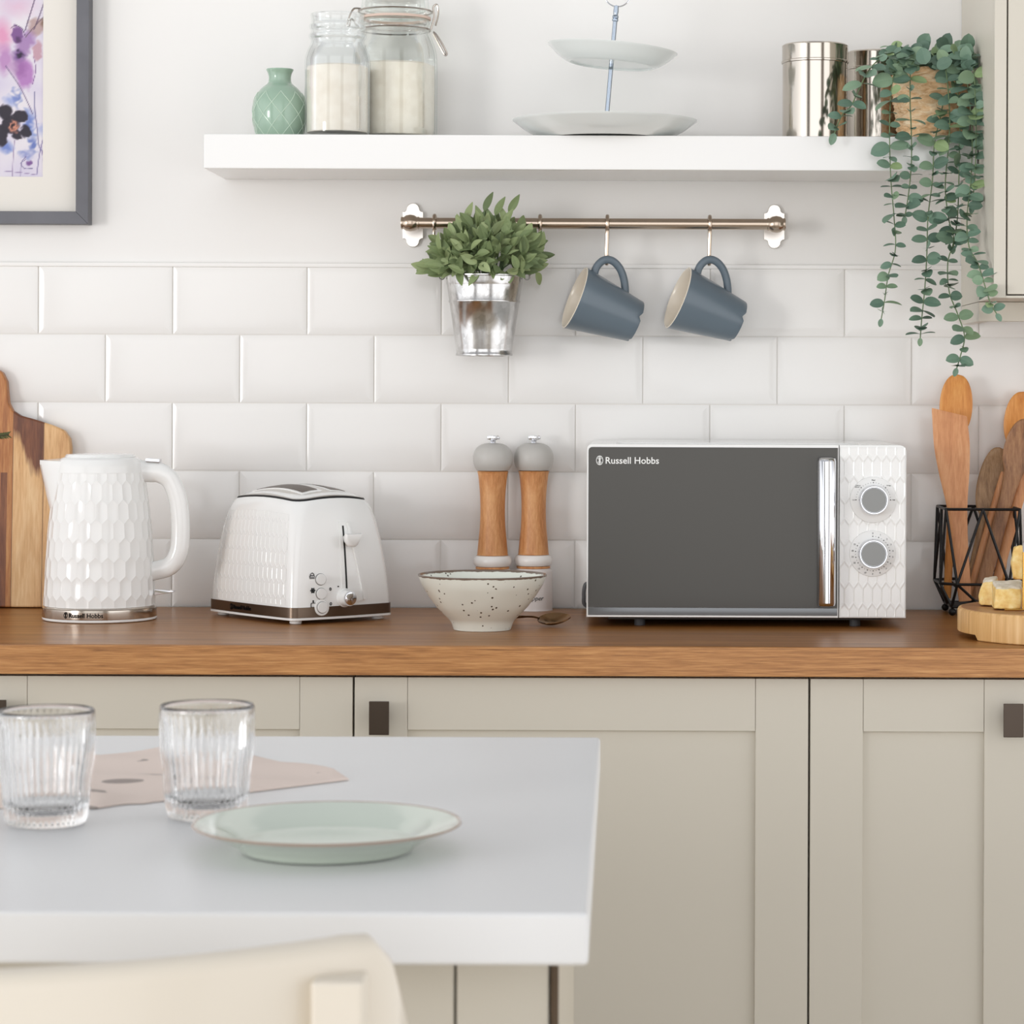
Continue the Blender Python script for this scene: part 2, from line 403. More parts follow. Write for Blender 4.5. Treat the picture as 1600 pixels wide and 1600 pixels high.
b = MB(); b.lathe(jar_shell(JO, 0.003, 0.008), 72); obj('glass', b, GREENGLASS, t, sharp=60)
b = MB(); b.lathe([(0, 0.009), (0.053, 0.009), (0.0581, 0.02), (0.0585, 0.06), (0.0583, 0.113), (0.05, 0.1165), (0.02, 0.1175), (0, 0.1165)], 56); tag(obj('contents', b, SUGAR, t), 'white sugar')
b = MB(); b.lathe([(0.047, 0.1815), (0.0525, 0.1815), (0.0525, 0.185), (0.047, 0.185), (0.047, 0.1815)], 56); tag(obj('rubber_seal', b, mat('pale rubber', (214, 190, 176), 0.6), t), 'pale pink rubber seal')
b = MB(); b.lathe([(0, 0.186), (0.050, 0.186), (0.0535, 0.188), (0.0535, 0.194), (0.05, 0.198), (0.048, 0.214), (0.03, 0.222), (0, 0.224), (0, 0.219), (0.028, 0.217), (0.043, 0.21), (0.045, 0.195), (0, 0.19)], 56); obj('lid', b, GREENGLASS, t, sharp=50)
b = MB()
b.tube([(0.0518 * math.cos(a), 0.0518 * math.sin(a), 0.1665) for a in [2 * PI * k / 40 for k in range(40)]], 0.0013, 6, True)
b.tube([(0.0545 * math.cos(a), 0.0545 * math.sin(a), 0.1935) for a in [2 * PI * k / 40 for k in range(40)]], 0.0013, 6, True)
b.tube(crom([(0.053, -0.006, 0.167), (0.058, -0.008, 0.185), (0.0565, -0.008, 0.199), (0.062, -0.008, 0.203), (0.064, -0.008, 0.19), (0.060, -0.008, 0.172)], 5), 0.0015, 6)
b.tube(crom([(0.057, -0.008, 0.163), (0.062, -0.01, 0.158), (0.072, -0.012, 0.142), (0.077, -0.012, 0.131), (0.074, -0.012, 0.129), (0.066, -0.011, 0.143), (0.057, -0.009, 0.16)], 5), 0.0016, 6)
b.tube(crom([(-0.05, -0.008, 0.197), (-0.06, -0.008, 0.197), (-0.066, -0.008, 0.188), (-0.070, -0.008, 0.174), (-0.067, -0.008, 0.172), (-0.064, -0.008, 0.182), (-0.054, -0.006, 0.17)], 5), 0.0015, 6)
tag(obj('bail_clip', b, mat('clip wire', (176, 168, 160), 0.25, 1.0), t), 'steel wire bail clip')
# ---- cake stand
PORC = mat('grey white porcelain', (226, 230, 228), 0.16, coat=0.3)
cc = P(945, 200, -0.138)
t = thing('cake_stand', 'two-tier white porcelain cake stand with a leaning chrome pole and ring', 'cake stand', (cc.x, -0.138, SZ))
def plate_prof(r, h, foot, th=0.003):
    o = crom([(foot, 0, 0.0), (foot + 0.006, 0, 0.0022), (foot + (r - foot) * 0.55, 0, h * 0.42), (r, 0, h)], 6)
    o = [(q.x, q.z) for q in o]; top = [(r + 0.0005, h + 0.0012)] + [(q[0] - 0.0015, q[1] + th) for q in o[::-1]][1:]
    return [(0, 0.002), (foot - 0.003, 0.002), (foot - 0.002, 0.0)] + o + top + [(0, th + 0.0012)]
b = MB(); b.lathe(plate_prof(0.1336, 0.0255, 0.088), 96); obj('lower_plate', b, PORC, t, sharp=50)
lean = Matrix.Rotation(math.radians(4.8), 4, 'Y')
def R2(M, k): return M @ Matrix.Translation((0, 0, k))
b = MB(); b.lathe(plate_prof(0.094, 0.0225, 0.062), 80, R2(lean, 0.108)); obj('upper_plate', b, PORC, t, sharp=50)
b = MB(); b.lathe([(0, 0.0045), (0.0033, 0.0045), (0.0033, 0.171), (0.0046, 0.172), (0.0046, 0.1745), (0.0036, 0.1755), (0.0046, 0.1765), (0.0046, 0.179), (0.0034, 0.181), (0.0040, 0.186), (0.0034, 0.194), (0, 0.1955)], 20, lean); obj('pole', b, mat('blued chrome', (158, 168, 180), 0.08, 1.0), t)
b = MB(); b.tube([(0.0195 * math.cos(a), 0, 0.2125 + 0.0195 * math.sin(a)) for a in [2 * PI * k / 48 for k in range(48)]], 0.0011, 8, True, lean); obj('ring_handle', b, CHROME, t)
# ---- canisters
def canister(px, y, r, h, label):
    c = P(px, 200, y)
    t = thing('steel_canister', label, 'canister', (c.x, y, SZ), group='steel storage canisters on the shelf')
    b = MB(); b.lathe([(0, 0), (r - 0.001, 0), (r, 0.001), (r, h - 0.026), (r - 0.0015, h - 0.0255), (0, h - 0.0255)], 64); obj('body', b, STEEL, t)
    b = MB(); b.lathe([(r + 0.0004, h - 0.0275), (r + 0.0018, h - 0.0268), (r + 0.0018, h - 0.0245), (r + 0.0006, h - 0.0235), (r + 0.0006, h - 0.0035), (r + 0.001, h - 0.002), (r - 0.001, h), (r - 0.004, h - 0.0006), (r - 0.006, h - 0.002), (0, h - 0.002)], 64); obj('lid', b, STEEL, t)
canister(1273, -0.13, 0.0472, 0.1385, 'steel canister with a lid, the clear one left of the trailing plant')
canister(1367, -0.05, 0.0425, 0.1385, 'steel canister with a lid, half hidden behind trailing leaves')
# ---- trailing eucalyptus
def leafmat(name, stops, rough=0.5):
    t = NT(name); g = t.n('ShaderNodeNewGeometry')
    col = t.ramp(g.outputs['Random Per Island'], stops)
    n = t.noise(t.coord(), 90, 3)
    t.l(t.mix(t.math('MULTIPLY', n, 0.25), col, lin((150, 170, 140))), t.b.inputs['Base Color'])
    t.b.inputs['Roughness'].default_value = rough; t.b.inputs['Specular IOR Level'].default_value = 0.35
    return t.m
EUC = leafmat('eucalyptus leaf', [(0.0, (72, 98, 86)), (0.35, (92, 122, 106)), (0.7, (114, 142, 122)), (0.88, (128, 154, 124)), (1.0, (146, 168, 116))])
SAGELEAF = leafmat('sage leaf', [(0.0, (84, 98, 60)), (0.4, (112, 128, 80)), (0.75, (138, 152, 102)), (1.0, (160, 172, 124))], 0.6)
STEM = mat('plant stem', (108, 128, 92), 0.6)
def weave():
    t = NT('woven seagrass'); v = t.coord((1, 1, 1))
    w = t.noise(t.coord((60, 60, 170)), 1.0, 3, 0.6, 1.2); n = t.noise(v, 35, 3)
    t.l(t.ramp(t.math('ADD', t.math('MULTIPLY', w, 0.7), t.math('MULTIPLY', n, 0.3)), [(0.3, (190, 144, 98)), (0.46, (228, 190, 144)), (0.64, (246, 224, 190))]), t.b.inputs['Base Color'])
    t.b.inputs['Roughness'].default_value = 0.7; t.bump(w, 0.7, 0.003); return t.m
cp = P(1455, 200, -0.125)
t = thing('trailing_plant', 'trailing eucalyptus plant with round leaves in a woven basket pot', 'plant', (cp.x, -0.125, SZ))
pot = MB()
def weave_r(a, z): return 1 + 0.05 * math.sin(z * 2 * PI / 0.013 + (PI if int(a / (2 * PI) * 22) % 2 else 0)) * abs(math.sin(a * 11))
pp = [(0, 0), (0.046, 0)] + [(0.047 + 0.0085 * math.sin(PI * 0.62 * k / 40), 0.002 + 0.1 * k / 40) for k in range(41)] + [(0.0515, 0.103), (0.048, 0.098), (0.048, 0.085), (0, 0.085)]
pot.lathe(pp, 132, fn=weave_r); tag(obj('woven_pot', pot, weave(), t, sharp=70), 'straw coloured woven pot')
def strand(pts, sizes, name='trailing_stem', pairs=True, step=0.0145, seed=0, flat=0.0):
    rnd = random.Random(seed)
    base = Vector(t.location)
    w = [P(a, b_, y) - base for a, b_, y in pts]
    c = crom(w, 10)
    s = MB(); s.tube(c, 0.0009, 6); so = obj(name, s, STEM, t)
    f = MB(); acc = 0; L = sum((c[i + 1] - c[i]).length for i in range(len(c) - 1)); run = 0; k = 0; nxt = step * 0.4
    for i in range(len(c) - 1):
        dv = c[i + 1] - c[i]; ln = dv.length; T = dv.normalized()
        while nxt <= run + ln:
            q = c[i] + dv * ((nxt - run) / ln); fr = nxt / L
            size = sizes[0] + (sizes[1] - sizes[0]) * fr; size *= rnd.choice((0.75, 0.9, 1.0, 1.2, 1.35))
            ang = (k % 2) * 1.2 + rnd.uniform(-0.6, 0.6)
            for sg in (-1, 1):
                side = Vector((math.cos(ang) * sg, -abs(math.sin(ang)) * 0.75 * (1 if sg > 0 else 0.6) - 0.1, 0)).normalized()
                d = side * 1.0 + T * rnd.uniform(-0.15, 0.45) + Vector((0, 0, rnd.uniform(-0.1, 0.35)))
                nrm = Vector((rnd.uniform(-0.4, 0.4), -0.8, rnd.uniform(0.1, 1.1))) if rnd.random() < 0.72 else Vector((rnd.uniform(-.5, .5), -0.25, 1))
                lv, lf = leaf(size * rnd.uniform(0.95, 1.2), size * rnd.uniform(0.74, 0.95), 0.15, rnd.uniform(0.0, 0.3), 1.0)
                f.add(lv, lf, aim(q, d, nrm))
            nxt += step * rnd.uniform(0.75, 1.3) * (0.85 + 0.3 * (1 - fr)); k += 1
        run += ln
    lv, lf = leaf(sizes[1] * 0.8, sizes[1] * 0.5, 0.2, 0.1, 1.0); f.add(lv, lf, aim(c[-1], c[-1] - c[-2], (0, -1, 0.2)))
    obj('foliage', f, EUC, so, sharp=0)
strand([(1440, 100, -.15), (1408, 92, -.19), (1394, 130, -.212), (1390, 200, -.222), (1392, 280, -.226), (1397, 340, -.228), (1399, 390, -.228), (1388, 430, -.228), (1382, 470, -.226), (1377, 498, -.224)], (0.021, 0.015), seed=1)
strand([(1445, 95, -.16), (1425, 100, -.20), (1422, 150, -.216), (1424, 210, -.224), (1424, 255, -.226), (1420, 300, -.227), (1414, 338, -.227)], (0.020, 0.016), seed=2)
strand([(1475, 150, -.19), (1470, 180, -.208), (1460, 225, -.222), (1457, 280, -.225), (1450, 340, -.226), (1448, 400, -.226), (1445, 450, -.224), (1440, 500, -.222), (1438, 528, -.220)], (0.020, 0.015), seed=3)
strand([(1470, 95, -.16), (1478, 110, -.20), (1484, 180, -.218), (1482, 230, -.226), (1477, 290, -.23), (1482, 340, -.23), (1490, 375, -.23), (1481, 410, -.23), (1483, 455, -.229), (1496, 490, -.228), (1507, 525, -.226), (1501, 555, -.225), (1495, 575, -.224)], (0.021, 0.016), seed=4)
strand([(1480, 85, -.17), (1504, 88, -.2), (1514, 150, -.222), (1519, 210, -.236), (1517, 280, -.25), (1511, 340, -.275), (1514, 385, -.3), (1528, 412, -.33), (1540, 450, -.365), (1548, 475, -.385), (1557, 490, -.392)], (0.021, 0.016), seed=5)
strand([(1490, 110, -.18), (1500, 170, -.212), (1499, 230, -.222), (1498, 290, -.226), (1496, 340, -.227), (1490, 384, -.227)], (0.019, 0.015), seed=6, step=0.015)
strand([(1490, 80, -.18), (1518, 95, -.215), (1524, 160, -.24), (1525, 220, -.245), (1523, 280, -.25), (1519, 320, -.25)], (0.021, 0.016), seed=7)
strand([(1440, 90, -.15), (1395, 82, -.185), (1362, 104, -.205), (1342, 140, -.215), (1330, 165, -.22), (1317, 178, -.222), (1308, 196, -.222), (1304, 208, -.222)], (0.015, 0.022), seed=8)
strand([(1445, 90, -.12), (1420, 80, -.14), (1398, 72, -.15), (1385, 78, -.15)], (0.018, 0.016), seed=9)
fo = MB(); rnd = random.Random(11); base = Vector(t.location)
for k in range(64):
    px = rnd.uniform(1398, 1530); top = 70 + 22 * abs(math.sin(px * 0.07)); py = rnd.uniform(top, 112)
    y = rnd.uniform(-0.19, -0.10) - (0.03 if py > 95 else 0)
    q = P(min(px, 1510), py, y) - base
    d = Vector((rnd.uniform(-1, 1), rnd.uniform(-0.9, 0.1), rnd.uniform(-0.3, 0.9)))
    lv, lf = leaf(rnd.uniform(0.020, 0.027), rnd.uniform(0.018, 0.024), 0.15, rnd.uniform(0, 0.3), 1.0)
    fo.add(lv, lf, aim(q, d, (rnd.uniform(-.5, .5), -1, rnd.uniform(0, 0.8))))
obj('crown_foliage', fo, EUC, t, sharp=0)
# ================================================================ RAIL, HOOKS, MUGS, BUCKET
RY, RZ = -0.056, P(926, 349.5, -0.056).z
xl, xr = PX(640, RY), PX(1212, RY)
t = thing('hanging_rail', 'brushed nickel hanging rail with two scalloped end plates below the shelf', 'rail', (0, RY, RZ))
b = MB(); b.lathe([(0, xl), (0.0081, xl), (0.0081, xr), (0, xr)], 32, Matrix.Rotation(PI / 2, 4, 'Y')); obj('rod', b, NICKEL, t)
def plate_outline(cx):
    hw, hh = 0.0155, 0.033
    half = [(0, hh), (0.004, hh - 0.0007), (0.0072, hh - 0.003), (0.0092, hh - 0.0065), (0.0096, hh - 0.0095), (0.0106, hh - 0.0112), (0.0126, hh - 0.0126), (hw, hh - 0.0132), (hw, 0)]
    q = half + [(a, -b_) for a, b_ in half[::-1][1:]]
    return [(cx + a, b_) for a, b_ in q] + [(cx - a, b_) for a, b_ in q[::-1][1:-1]]
for cx in (xl, xr):
    b = MB(); b.prism(plate_outline(cx), -RY - 0.006, -RY - 0.0005, 0.0009); e = obj('end_plate', b, PLATE_NI, t)
    b = MB(); b.lathe([(0, -RY - 0.005), (0.009, -RY - 0.006), (0.0075, 0.02), (0.0075, 0.0)], 24, Matrix.Translation((cx, 0, 0)) @ Matrix.Rotation(-PI / 2, 4, 'X'))
    b.lathe([(0.0, -0.0135), (0.0088, -0.0135), (0.0095, -0.012), (0.0088, -0.010), (0.0115, -0.006), (0.0126, 0), (0.0115, 0.006), (0.0088, 0.010), (0.0095, 0.012), (0.0088, 0.0135), (0, 0.0135)], 28, Matrix.Translation((cx, 0, 0)) @ Matrix.Rotation(PI / 2, 4, 'Y')); obj('socket', b, NICKEL, t, sharp=50)
def hook(px, label):
    t = thing('hanging_hook', label, 'hook', (PX(px, RY), RY, RZ), group='nickel hooks on the rail')
    b = MB(); b.tube([(0, 0.0112 * math.cos(a), 0.0112 * math.sin(a)) for a in [PI * (-0.75 + 1.5 * k / 16) + PI / 2 for k in range(17)]][::-1] , 0.0030, 8)
    obj('loop', b, NICKEL, t)
    return t
for px, lab in ((948, 'nickel hook on the rail holding the left blue mug'), (1108, 'nickel hook on the rail holding the right blue mug')):
    h = hook(px, lab)
    b = MB(); b.tube(crom([(0, -0.0075, -0.0075), (0, -0.0105, -0.012), (-0.0005, -0.0105, -0.03), (-0.001, -0.009, -0.05), (-0.001, -0.004, -0.0585), (0, 0.004, -0.058), (0, 0.009, -0.051)], 5), 0.0029, 8); b.lathe([(0, -0.0042), (0.003, -0.003), (0.0042, 0), (0.003, 0.003), (0, 0.0042)], 12, Matrix.Translation((0, 0.0092, -0.0495))); obj('stem', b, NICKEL, h)
for px, lab in ((678, 'nickel hook on the rail at the left of the bucket plant'), (843, 'nickel hook on the rail at the right of the bucket plant')):
    h = hook(px, lab)
    b = MB(); b.tube(crom([(0, -0.0075, -0.0075), (0, -0.0105, -0.012), (0, -0.0105, -0.026), (0, -0.010, -0.036), (0, -0.006, -0.04), (0, 0.002, -0.037)], 5), 0.0021, 8); obj('stem', b, NICKEL, h)
MUGB = mat('slate blue glaze', (96, 109, 119), 0.3, coat=0.15)
mug0 = thing('mug', 'left of two slate blue mugs with cream inside, hanging from the rail', 'mug', (0, 0, 0), group='slate blue mugs hanging from the rail')
rim, bas, H = 0.0475, 0.0305, 0.0985
def mr(z): return bas + (rim - bas) * (z / H) ** 0.95
prof = [(0, 0.004), (bas - 0.006, 0.004), (bas - 0.005, 0.0)] + [(mr(0), 0.0), (mr(0.003) + 0.0004, 0.0015)] + [(mr(H * k / 12) + 0.0004, H * k / 12) for k in range(1, 13)]
def notch(a, z):
    if z > 0.0016: return 1.0
    return 1.0
b = MB(); seg = 72; st = len(b.v)
b.lathe(prof, seg)
for i, v in enumerate(b.v):      # small drainage notches in the foot
    a = math.atan2(v[1], v[0]); rr = math.hypot(v[0], v[1])
    if v[2] < 0.003 and rr > bas - 0.007:
        k = max(0.0, 1 - abs(((a + 0.5) % (2 * PI / 4)) - PI / 4) / 0.2)
        b.v[i] = (v[0], v[1], v[2] + 0.0045 * k)
obj('body', b, MUGB, mug0, sharp=50)
b = MB(); b.lathe([(mr(H) + 0.0004, H), (mr(H) - 0.001, H + 0.0009), (mr(H) - 0.0026, H)] + [(mr(H * k / 12) - 0.003, H * k / 12) for k in range(11, 1, -1)] + [(bas - 0.008, 0.008), (0, 0.0075)], seg); tag(obj('lining', b, CREAMC, mug0, sharp=50), 'cream glazed inside and rim')
k = 1 / 1060
hp = [(42, 88), (52, 90), (62, 88.5), (71, 83), (75, 74), (73.5, 64), (67, 53), (56, 43), (44, 36), (35, 32)]
b = MB(); b.tube(crom([(a * k, 0, z * k) for a, z in hp], 5), 0.0043, 12, flat=1.35); obj('handle', b, MUGB, mug0, sharp=0 or 60)
a_ = Vector((-0.913, -0.208, 0.349)).normalized(); hx = Vector((0.357, 0, 0.934)); hx = (hx - a_ * hx.dot(a_)).normalized(); hy = a_.cross(hx)
MR = Matrix(((hx.x, hy.x, a_.x), (hx.y, hy.y, a_.y), (hx.z, hy.z, a_.z)))
mug0.rotation_euler = MR.to_euler(); mug0.location = P(993.5, 502.5, -0.056)
dup(mug0, P(1153.5, 502.5, -0.056), 'right of two slate blue mugs with cream inside, hanging from the rail')
# bucket
def galv():
    t = NT('galvanised steel'); n = t.n('ShaderNodeTexVoronoi'); n.inputs['Scale'].default_value = 160; t.l(t.coord((1, 1, 0.7)), n.inputs['Vector'])
    f = t.noise(t.coord(), 60, 4, 0.7)
    t.l(t.mix(t.ramp(t.math('ADD', t.math('MULTIPLY', n.outputs['Color'], 0.5), t.math('MULTIPLY', f, 0.5)), [(0.3, (0, 0, 0, 1)), (0.7, (1, 1, 1, 1))]), lin((188, 186, 184)), lin((214, 213, 212))), t.b.inputs['Base Color'])
    t.b.inputs['Metallic'].default_value = 1.0; t.b.inputs['Roughness'].default_value = 0.2; return t.m
GALV = galv()
BY = -0.078; cb = P(757, 431, BY); zb = P(757, 556, BY).z
t = thing('bucket_planter', 'small galvanised bucket hanging from the rail, planted with bushy green sage', 'planter', (cb.x, BY, zb))
hb = cb.z - zb; k = lambda z: 0.040 + (0.0572 - 0.040) * z / hb
b = MB(); b.lathe([(0, 0.003), (0.039, 0.003), (0.0402, 0.0), (0.0418, 0.0004), (0.0418, 0.003), (0.0406, 0.0045)] + [(k(z), z) for z in (0.01, hb * 0.3, hb * 0.655)] + [(k(hb * 0.665) + 0.001, hb * 0.665), (k(hb * 0.675) + 0.0012, hb * 0.675), (k(hb * 0.685) + 0.001, hb * 0.685), (k(hb * 0.695), hb * 0.695), (k(hb * 0.9), hb * 0.9), (k(hb * 0.985), hb * 0.985), (k(hb) + 0.0014, hb - 0.0008), (k(hb) + 0.0014, hb + 0.0008), (k(hb) - 0.001, hb + 0.0008), (k(hb) - 0.0012, hb * 0.9), (k(hb * 0.85) - 0.001, hb * 0.85), (0, hb * 0.85)], 72); obj('bucket', b, GALV, t, sharp=50)
HW_ = mat('handle wire', (120, 116, 110), 0.3, 1.0)
for s in (-1, 1):
    b = MB(); b.tube([(s * (0.0625 + 0.004 * math.cos(a)), 0, hb - 0.001 + 0.0045 * math.sin(a)) for a in [2 * PI * q / 16 for q in range(16)]], 0.0009, 6, True); obj('handle_loop', b, HW_, t)
b = MB(); b.tube(crom([(-0.066, 0, hb), (-0.074, 0.002, hb + 0.012), (-0.0765, 0.012, hb + 0.036), (-0.06, 0.018, hb + 0.042), (0, 0.02, hb + 0.045), (0.066, 0.018, hb + 0.042), (0.0832, 0.012, hb + 0.036), (0.076, 0.002, hb + 0.012), (0.066, 0, hb)], 5), 0.001, 6); obj('hanging_handle', b, HW_, t)
fo = MB(); sm = MB(); rnd = random.Random(21)
cz = hb - 0.006
for q in range(40):
    th = rnd.uniform(0, 2 * PI); el = rnd.uniform(0.0, 1.45); dv = Vector((math.sin(el) * math.cos(th), -abs(math.sin(el) * math.sin(th)) * 0.7 + 0.1, math.cos(el)))
    q0 = Vector((dv.x * 0.026, dv.y * 0.02, cz - 0.012)); sm.tube([q0, q0 + Vector((dv.x * 0.03, dv.y * 0.02, 0.022 + dv.z * 0.02)), q0 + Vector((dv.x * 0.062, dv.y * 0.045, 0.02 + dv.z * 0.055))], 0.0011, 5)
ctr = Vector((0.002, -0.008, cz + 0.018))
for q in range(330):
    th = rnd.uniform(0, 2 * PI); cs_ = rnd.uniform(-0.22, 1.0); sn = math.sqrt(1 - cs_ * cs_); dv = Vector((sn * math.cos(th), sn * math.sin(th), cs_))
    if dv.y > 0.35: dv.y = -dv.y
    rad = rnd.uniform(0.45, 0.82) if q % 3 else rnd.uniform(0.75, 0.95)
    pos = ctr + Vector((dv.x * 0.088 * rad, dv.y * 0.056 * rad, (dv.z * 0.070 if dv.z > 0 else dv.z * 0.06) * rad))
    if pos.y > 0.045: pos.y = 0.045
    d = Vector((dv.x * 0.9 + rnd.uniform(-.8, .8), dv.y * 0.5 + rnd.uniform(-.4, .2), dv.z * 0.8 + rnd.uniform(-.45, .8)))
    if pos.y > 0.02 and d.y > 0: d.y = -d.y
    lv, lf = leaf(rnd.uniform(0.022, 0.032), rnd.uniform(0.0105, 0.0155), 0.3, rnd.uniform(-0.05, 0.25), 0.45)
    fo.add(lv, lf, aim(pos, d, Vector((dv.x * 0.5 + rnd.uniform(-.5, .5), -0.9, dv.z * 0.4 + rnd.uniform(0, .8)))))
for tx, tz in ((-0.0, 0.128), (0.018, 0.122), (0.040, 0.126), (-0.03, 0.112), (0.03, 0.105)):      # upright shoots
    q0 = Vector((tx * 0.5, -0.01, cz)); tip = Vector((tx * 0.9, -0.02, cz + tz - 0.028)); sm.tube([q0, tip], 0.0012, 5)
    for w in range(3):
        pos = q0 + (tip - q0) * (0.6 + 0.2 * w); d = Vector(((-1) ** w * 0.45 + tx * 4, -0.15, 1.0))
        lv, lf = leaf(0.031, 0.0115, 0.3, 0.08, 0.25); fo.add(lv, lf, aim(pos, d, (rnd.uniform(-.5, .5), -1, 0.2)))
obj('stems', sm, STEM, t); obj('foliage', fo, SAGELEAF, t, sharp=0)
# ================================================================ PICTURE
def painting():
    x0, x1, z0, z1 = -1.16, -0.864, 1.5427, 1.86
    nx, nz = 200, 214
    xs = np.linspace(x0, x1, nx); zs = np.linspace(z0, z1, nz); X, Z = np.meshgrid(xs, zs)
    U = (X - x1) / 0.000955 + 69; V = 280 - (Z - z0) / 0.000957      # painter's units
    def nz_(s, ph): return np.sin(U * s + ph + 1.7 * np.sin(V * s * 0.8 + ph * 2)) * np.sin(V * s * 1.1 - ph + 1.3 * np.sin(U * s * 0.7))
    wob = 3.5 * nz_(0.16, 0.3) + 2.0 * nz_(0.37, 1.1)
    col = np.ones(U.shape + (3,)) * np.array([213, 207, 217.0]) + (nz_(0.05, 2.0) * 9)[..., None] * np.array([0.9, 1.0, 0.3])
    def blob(cx, cy, rx, ry, c, a=1.0, soft=0.25, rot=0.0, w=1.0):
        du, dv = U - cx + wob * w * 0.6, V - cy + wob * w * 0.6
        cu, cv = du * math.cos(rot) + dv * math.sin(rot), -du * math.sin(rot) + dv * math.cos(rot)
        r = np.sqrt((cu / rx) ** 2 + (cv / ry) ** 2)
        m = np.clip((1 - r) / soft, 0, 1)[..., None] * a
        col[:] = col * (1 - m) + np.array(c, float) * m
    def line(pts, c, wd=0.6, a=0.9):
        m = np.zeros(U.shape)
        p = [(q.x, q.y) for q in crom([(a_, b_, 0) for a_, b_ in pts], 8)]
        for (ax, ay), (bx, by) in zip(p, p[1:]):
            L = (bx - ax) ** 2 + (by - ay) ** 2 + 1e-9; tt = np.clip(((U - ax) * (bx - ax) + (V - ay) * (by - ay)) / L, 0, 1)
            dd = np.hypot(U - ax - tt * (bx - ax), V - ay - tt * (by - ay)); m = np.maximum(m, np.clip(1.5 - dd / wd, 0, 1))
        m = m[..., None] * a; col[:] = col * (1 - m) + np.array(c, float) * m
    for dx, dy in ((0, 0), (-125, -25), (-225, 30)):
        B = lambda cx, cy, *k_, **kw: blob(cx + dx, cy + dy, *k_, **kw)
        B(-4, 58, 22, 34, (214, 140, 176), 0.8, 0.8); B(20, 12, 40, 24, (216, 176, 196), 0.6, 0.9); B(0, 96, 16, 30, (176, 126, 178), 0.8, 0.6)
        B(50, 44, 15, 18, (176, 150, 146), 0.85, 0.4, rot=0.6); B(62, 36, 7, 12, (120, 92, 74), 0.8, 0.6); B(52, 82, 9, 19, (186, 146, 158), 0.85, 0.3)
        B(33, 70, 15, 26, (150, 110, 164), 0.75, 0.5, rot=0.5); B(32, 118, 16, 28, (170, 116, 178), 0.85, 0.35); B(22, 108, 16, 20, (150, 100, 158), 0.7, 0.6)
        B(20, 57, 9.5, 15.5, (124, 84, 140), 0.95, 0.2); B(22, 66, 7, 6, (84, 52, 96), 0.8, 0.6); B(22, 90, 14, 12, (112, 74, 136), 0.8, 0.6); B(24, 89, 7, 7, (44, 28, 58), 0.95, 0.5, w=2)
        B(20, 156, 9, 20, (98, 116, 178), 0.8, 0.7, w=2.5); B(10, 160, 14, 10, (134, 150, 204), 0.7, 0.8); B(40, 196, 12, 26, (92, 116, 184), 0.8, 0.7, w=2.5); B(44, 228, 10, 16, (84, 104, 172), 0.8, 0.7, w=2.5); B(2, 232, 14, 12, (96, 120, 190), 0.8, 0.7); B(60, 205, 10, 14, (150, 160, 206), 0.6, 0.8); B(34, 244, 14, 8, (110, 124, 184), 0.6, 0.8, w=2)
        for cx, cy, rx, ry in ((2, 178, 12, 14), (26, 184, 13, 10), (33, 208, 9, 11), (20, 214, 8, 9), (-6, 214, 14, 18), (10, 198, 16, 16)): B(cx, cy, rx, ry, (38, 30, 46), 0.96, 0.25)
        B(15, 201, 10, 11, (214, 150, 124), 0.95, 0.35, w=1.6); B(15, 201, 6, 7, (50, 30, 40), 1.0, 0.5, w=1.6); B(39, 257, 6, 6, (116, 78, 138), 0.9, 0.4)
        Lq = lambda p_, *k_: line([(a_ + dx, b_ + dy) for a_, b_ in p_], *k_)
        Lq([(48, -2), (40, 24), (32, 50)], (84, 62, 96), 0.8); Lq([(63, 2), (54, 28), (46, 48)], (92, 72, 104), 0.8); Lq([(68, 22), (50, 40), (33, 60)], (104, 84, 92), 0.6)
        Lq([(2, 106), (24, 138), (38, 166), (44, 180)], (110, 92, 130), 0.7); Lq([(47, 146), (48, 176), (52, 208), (55, 232), (68, 246)], (110, 106, 150), 0.8); Lq([(68, 168), (64, 206), (56, 240), (51, 276)], (112, 100, 150), 0.7)
        Lq([(16, 222), (14, 250), (13, 278)], (150, 130, 164), 0.6); Lq([(26, 278), (27, 258), (34, 247)], (110, 96, 142), 0.6); Lq([(0, 270), (30, 273), (50, 276)], (140, 120, 160), 0.5); Lq([(34, 252), (26, 258), (32, 266), (44, 266)], (90, 80, 130), 0.5)
        Lq([(58, 230), (62, 256), (66, 272)], (130, 112, 160), 0.5); Lq([(10, 46), (18, 42), (28, 48), (32, 58)], (70, 44, 84), 0.5); Lq([(46, 92), (49, 112), (44, 134)], (120, 80, 140), 0.5)
    col = (np.clip(col, 0, 255) / 255.0) ** 1.12; colr = np.where(col <= 0.04045, col / 12.92, ((col + 0.055) / 1.055) ** 2.4)
    b = MB(); b.v = [(x, -0.0112, z) for z in zs for x in xs]
    b.f = [(j * nx + i, j * nx + i + 1, (j + 1) * nx + i + 1, (j + 1) * nx + i) for j in range(nz - 1) for i in range(nx - 1)]
    t = NT('watercolour print'); at = t.n('ShaderNodeVertexColor', layer_name='Paint'); t.l(at.outputs[0], t.b.inputs['Base Color']); t.b.inputs['Roughness'].default_value = 0.6
    return b, t.m, colr.reshape(-1, 3)
t = thing('picture', 'grey framed watercolour print of purple and blue flowers at the upper left', 'picture', (0, 0, 0))
b, m, cols = painting(); o = obj('artwork', b, m, t, sharp=0)
ca = o.data.color_attributes.new('Paint', 'FLOAT_COLOR', 'POINT'); ca.data.foreach_set('color', np.c_[cols, np.ones(len(cols))].astype(np.float32).ravel())
FX0, FX1, FZ0, FZ1 = -1.24, -0.8, 1.472, 1.94
b = MB()
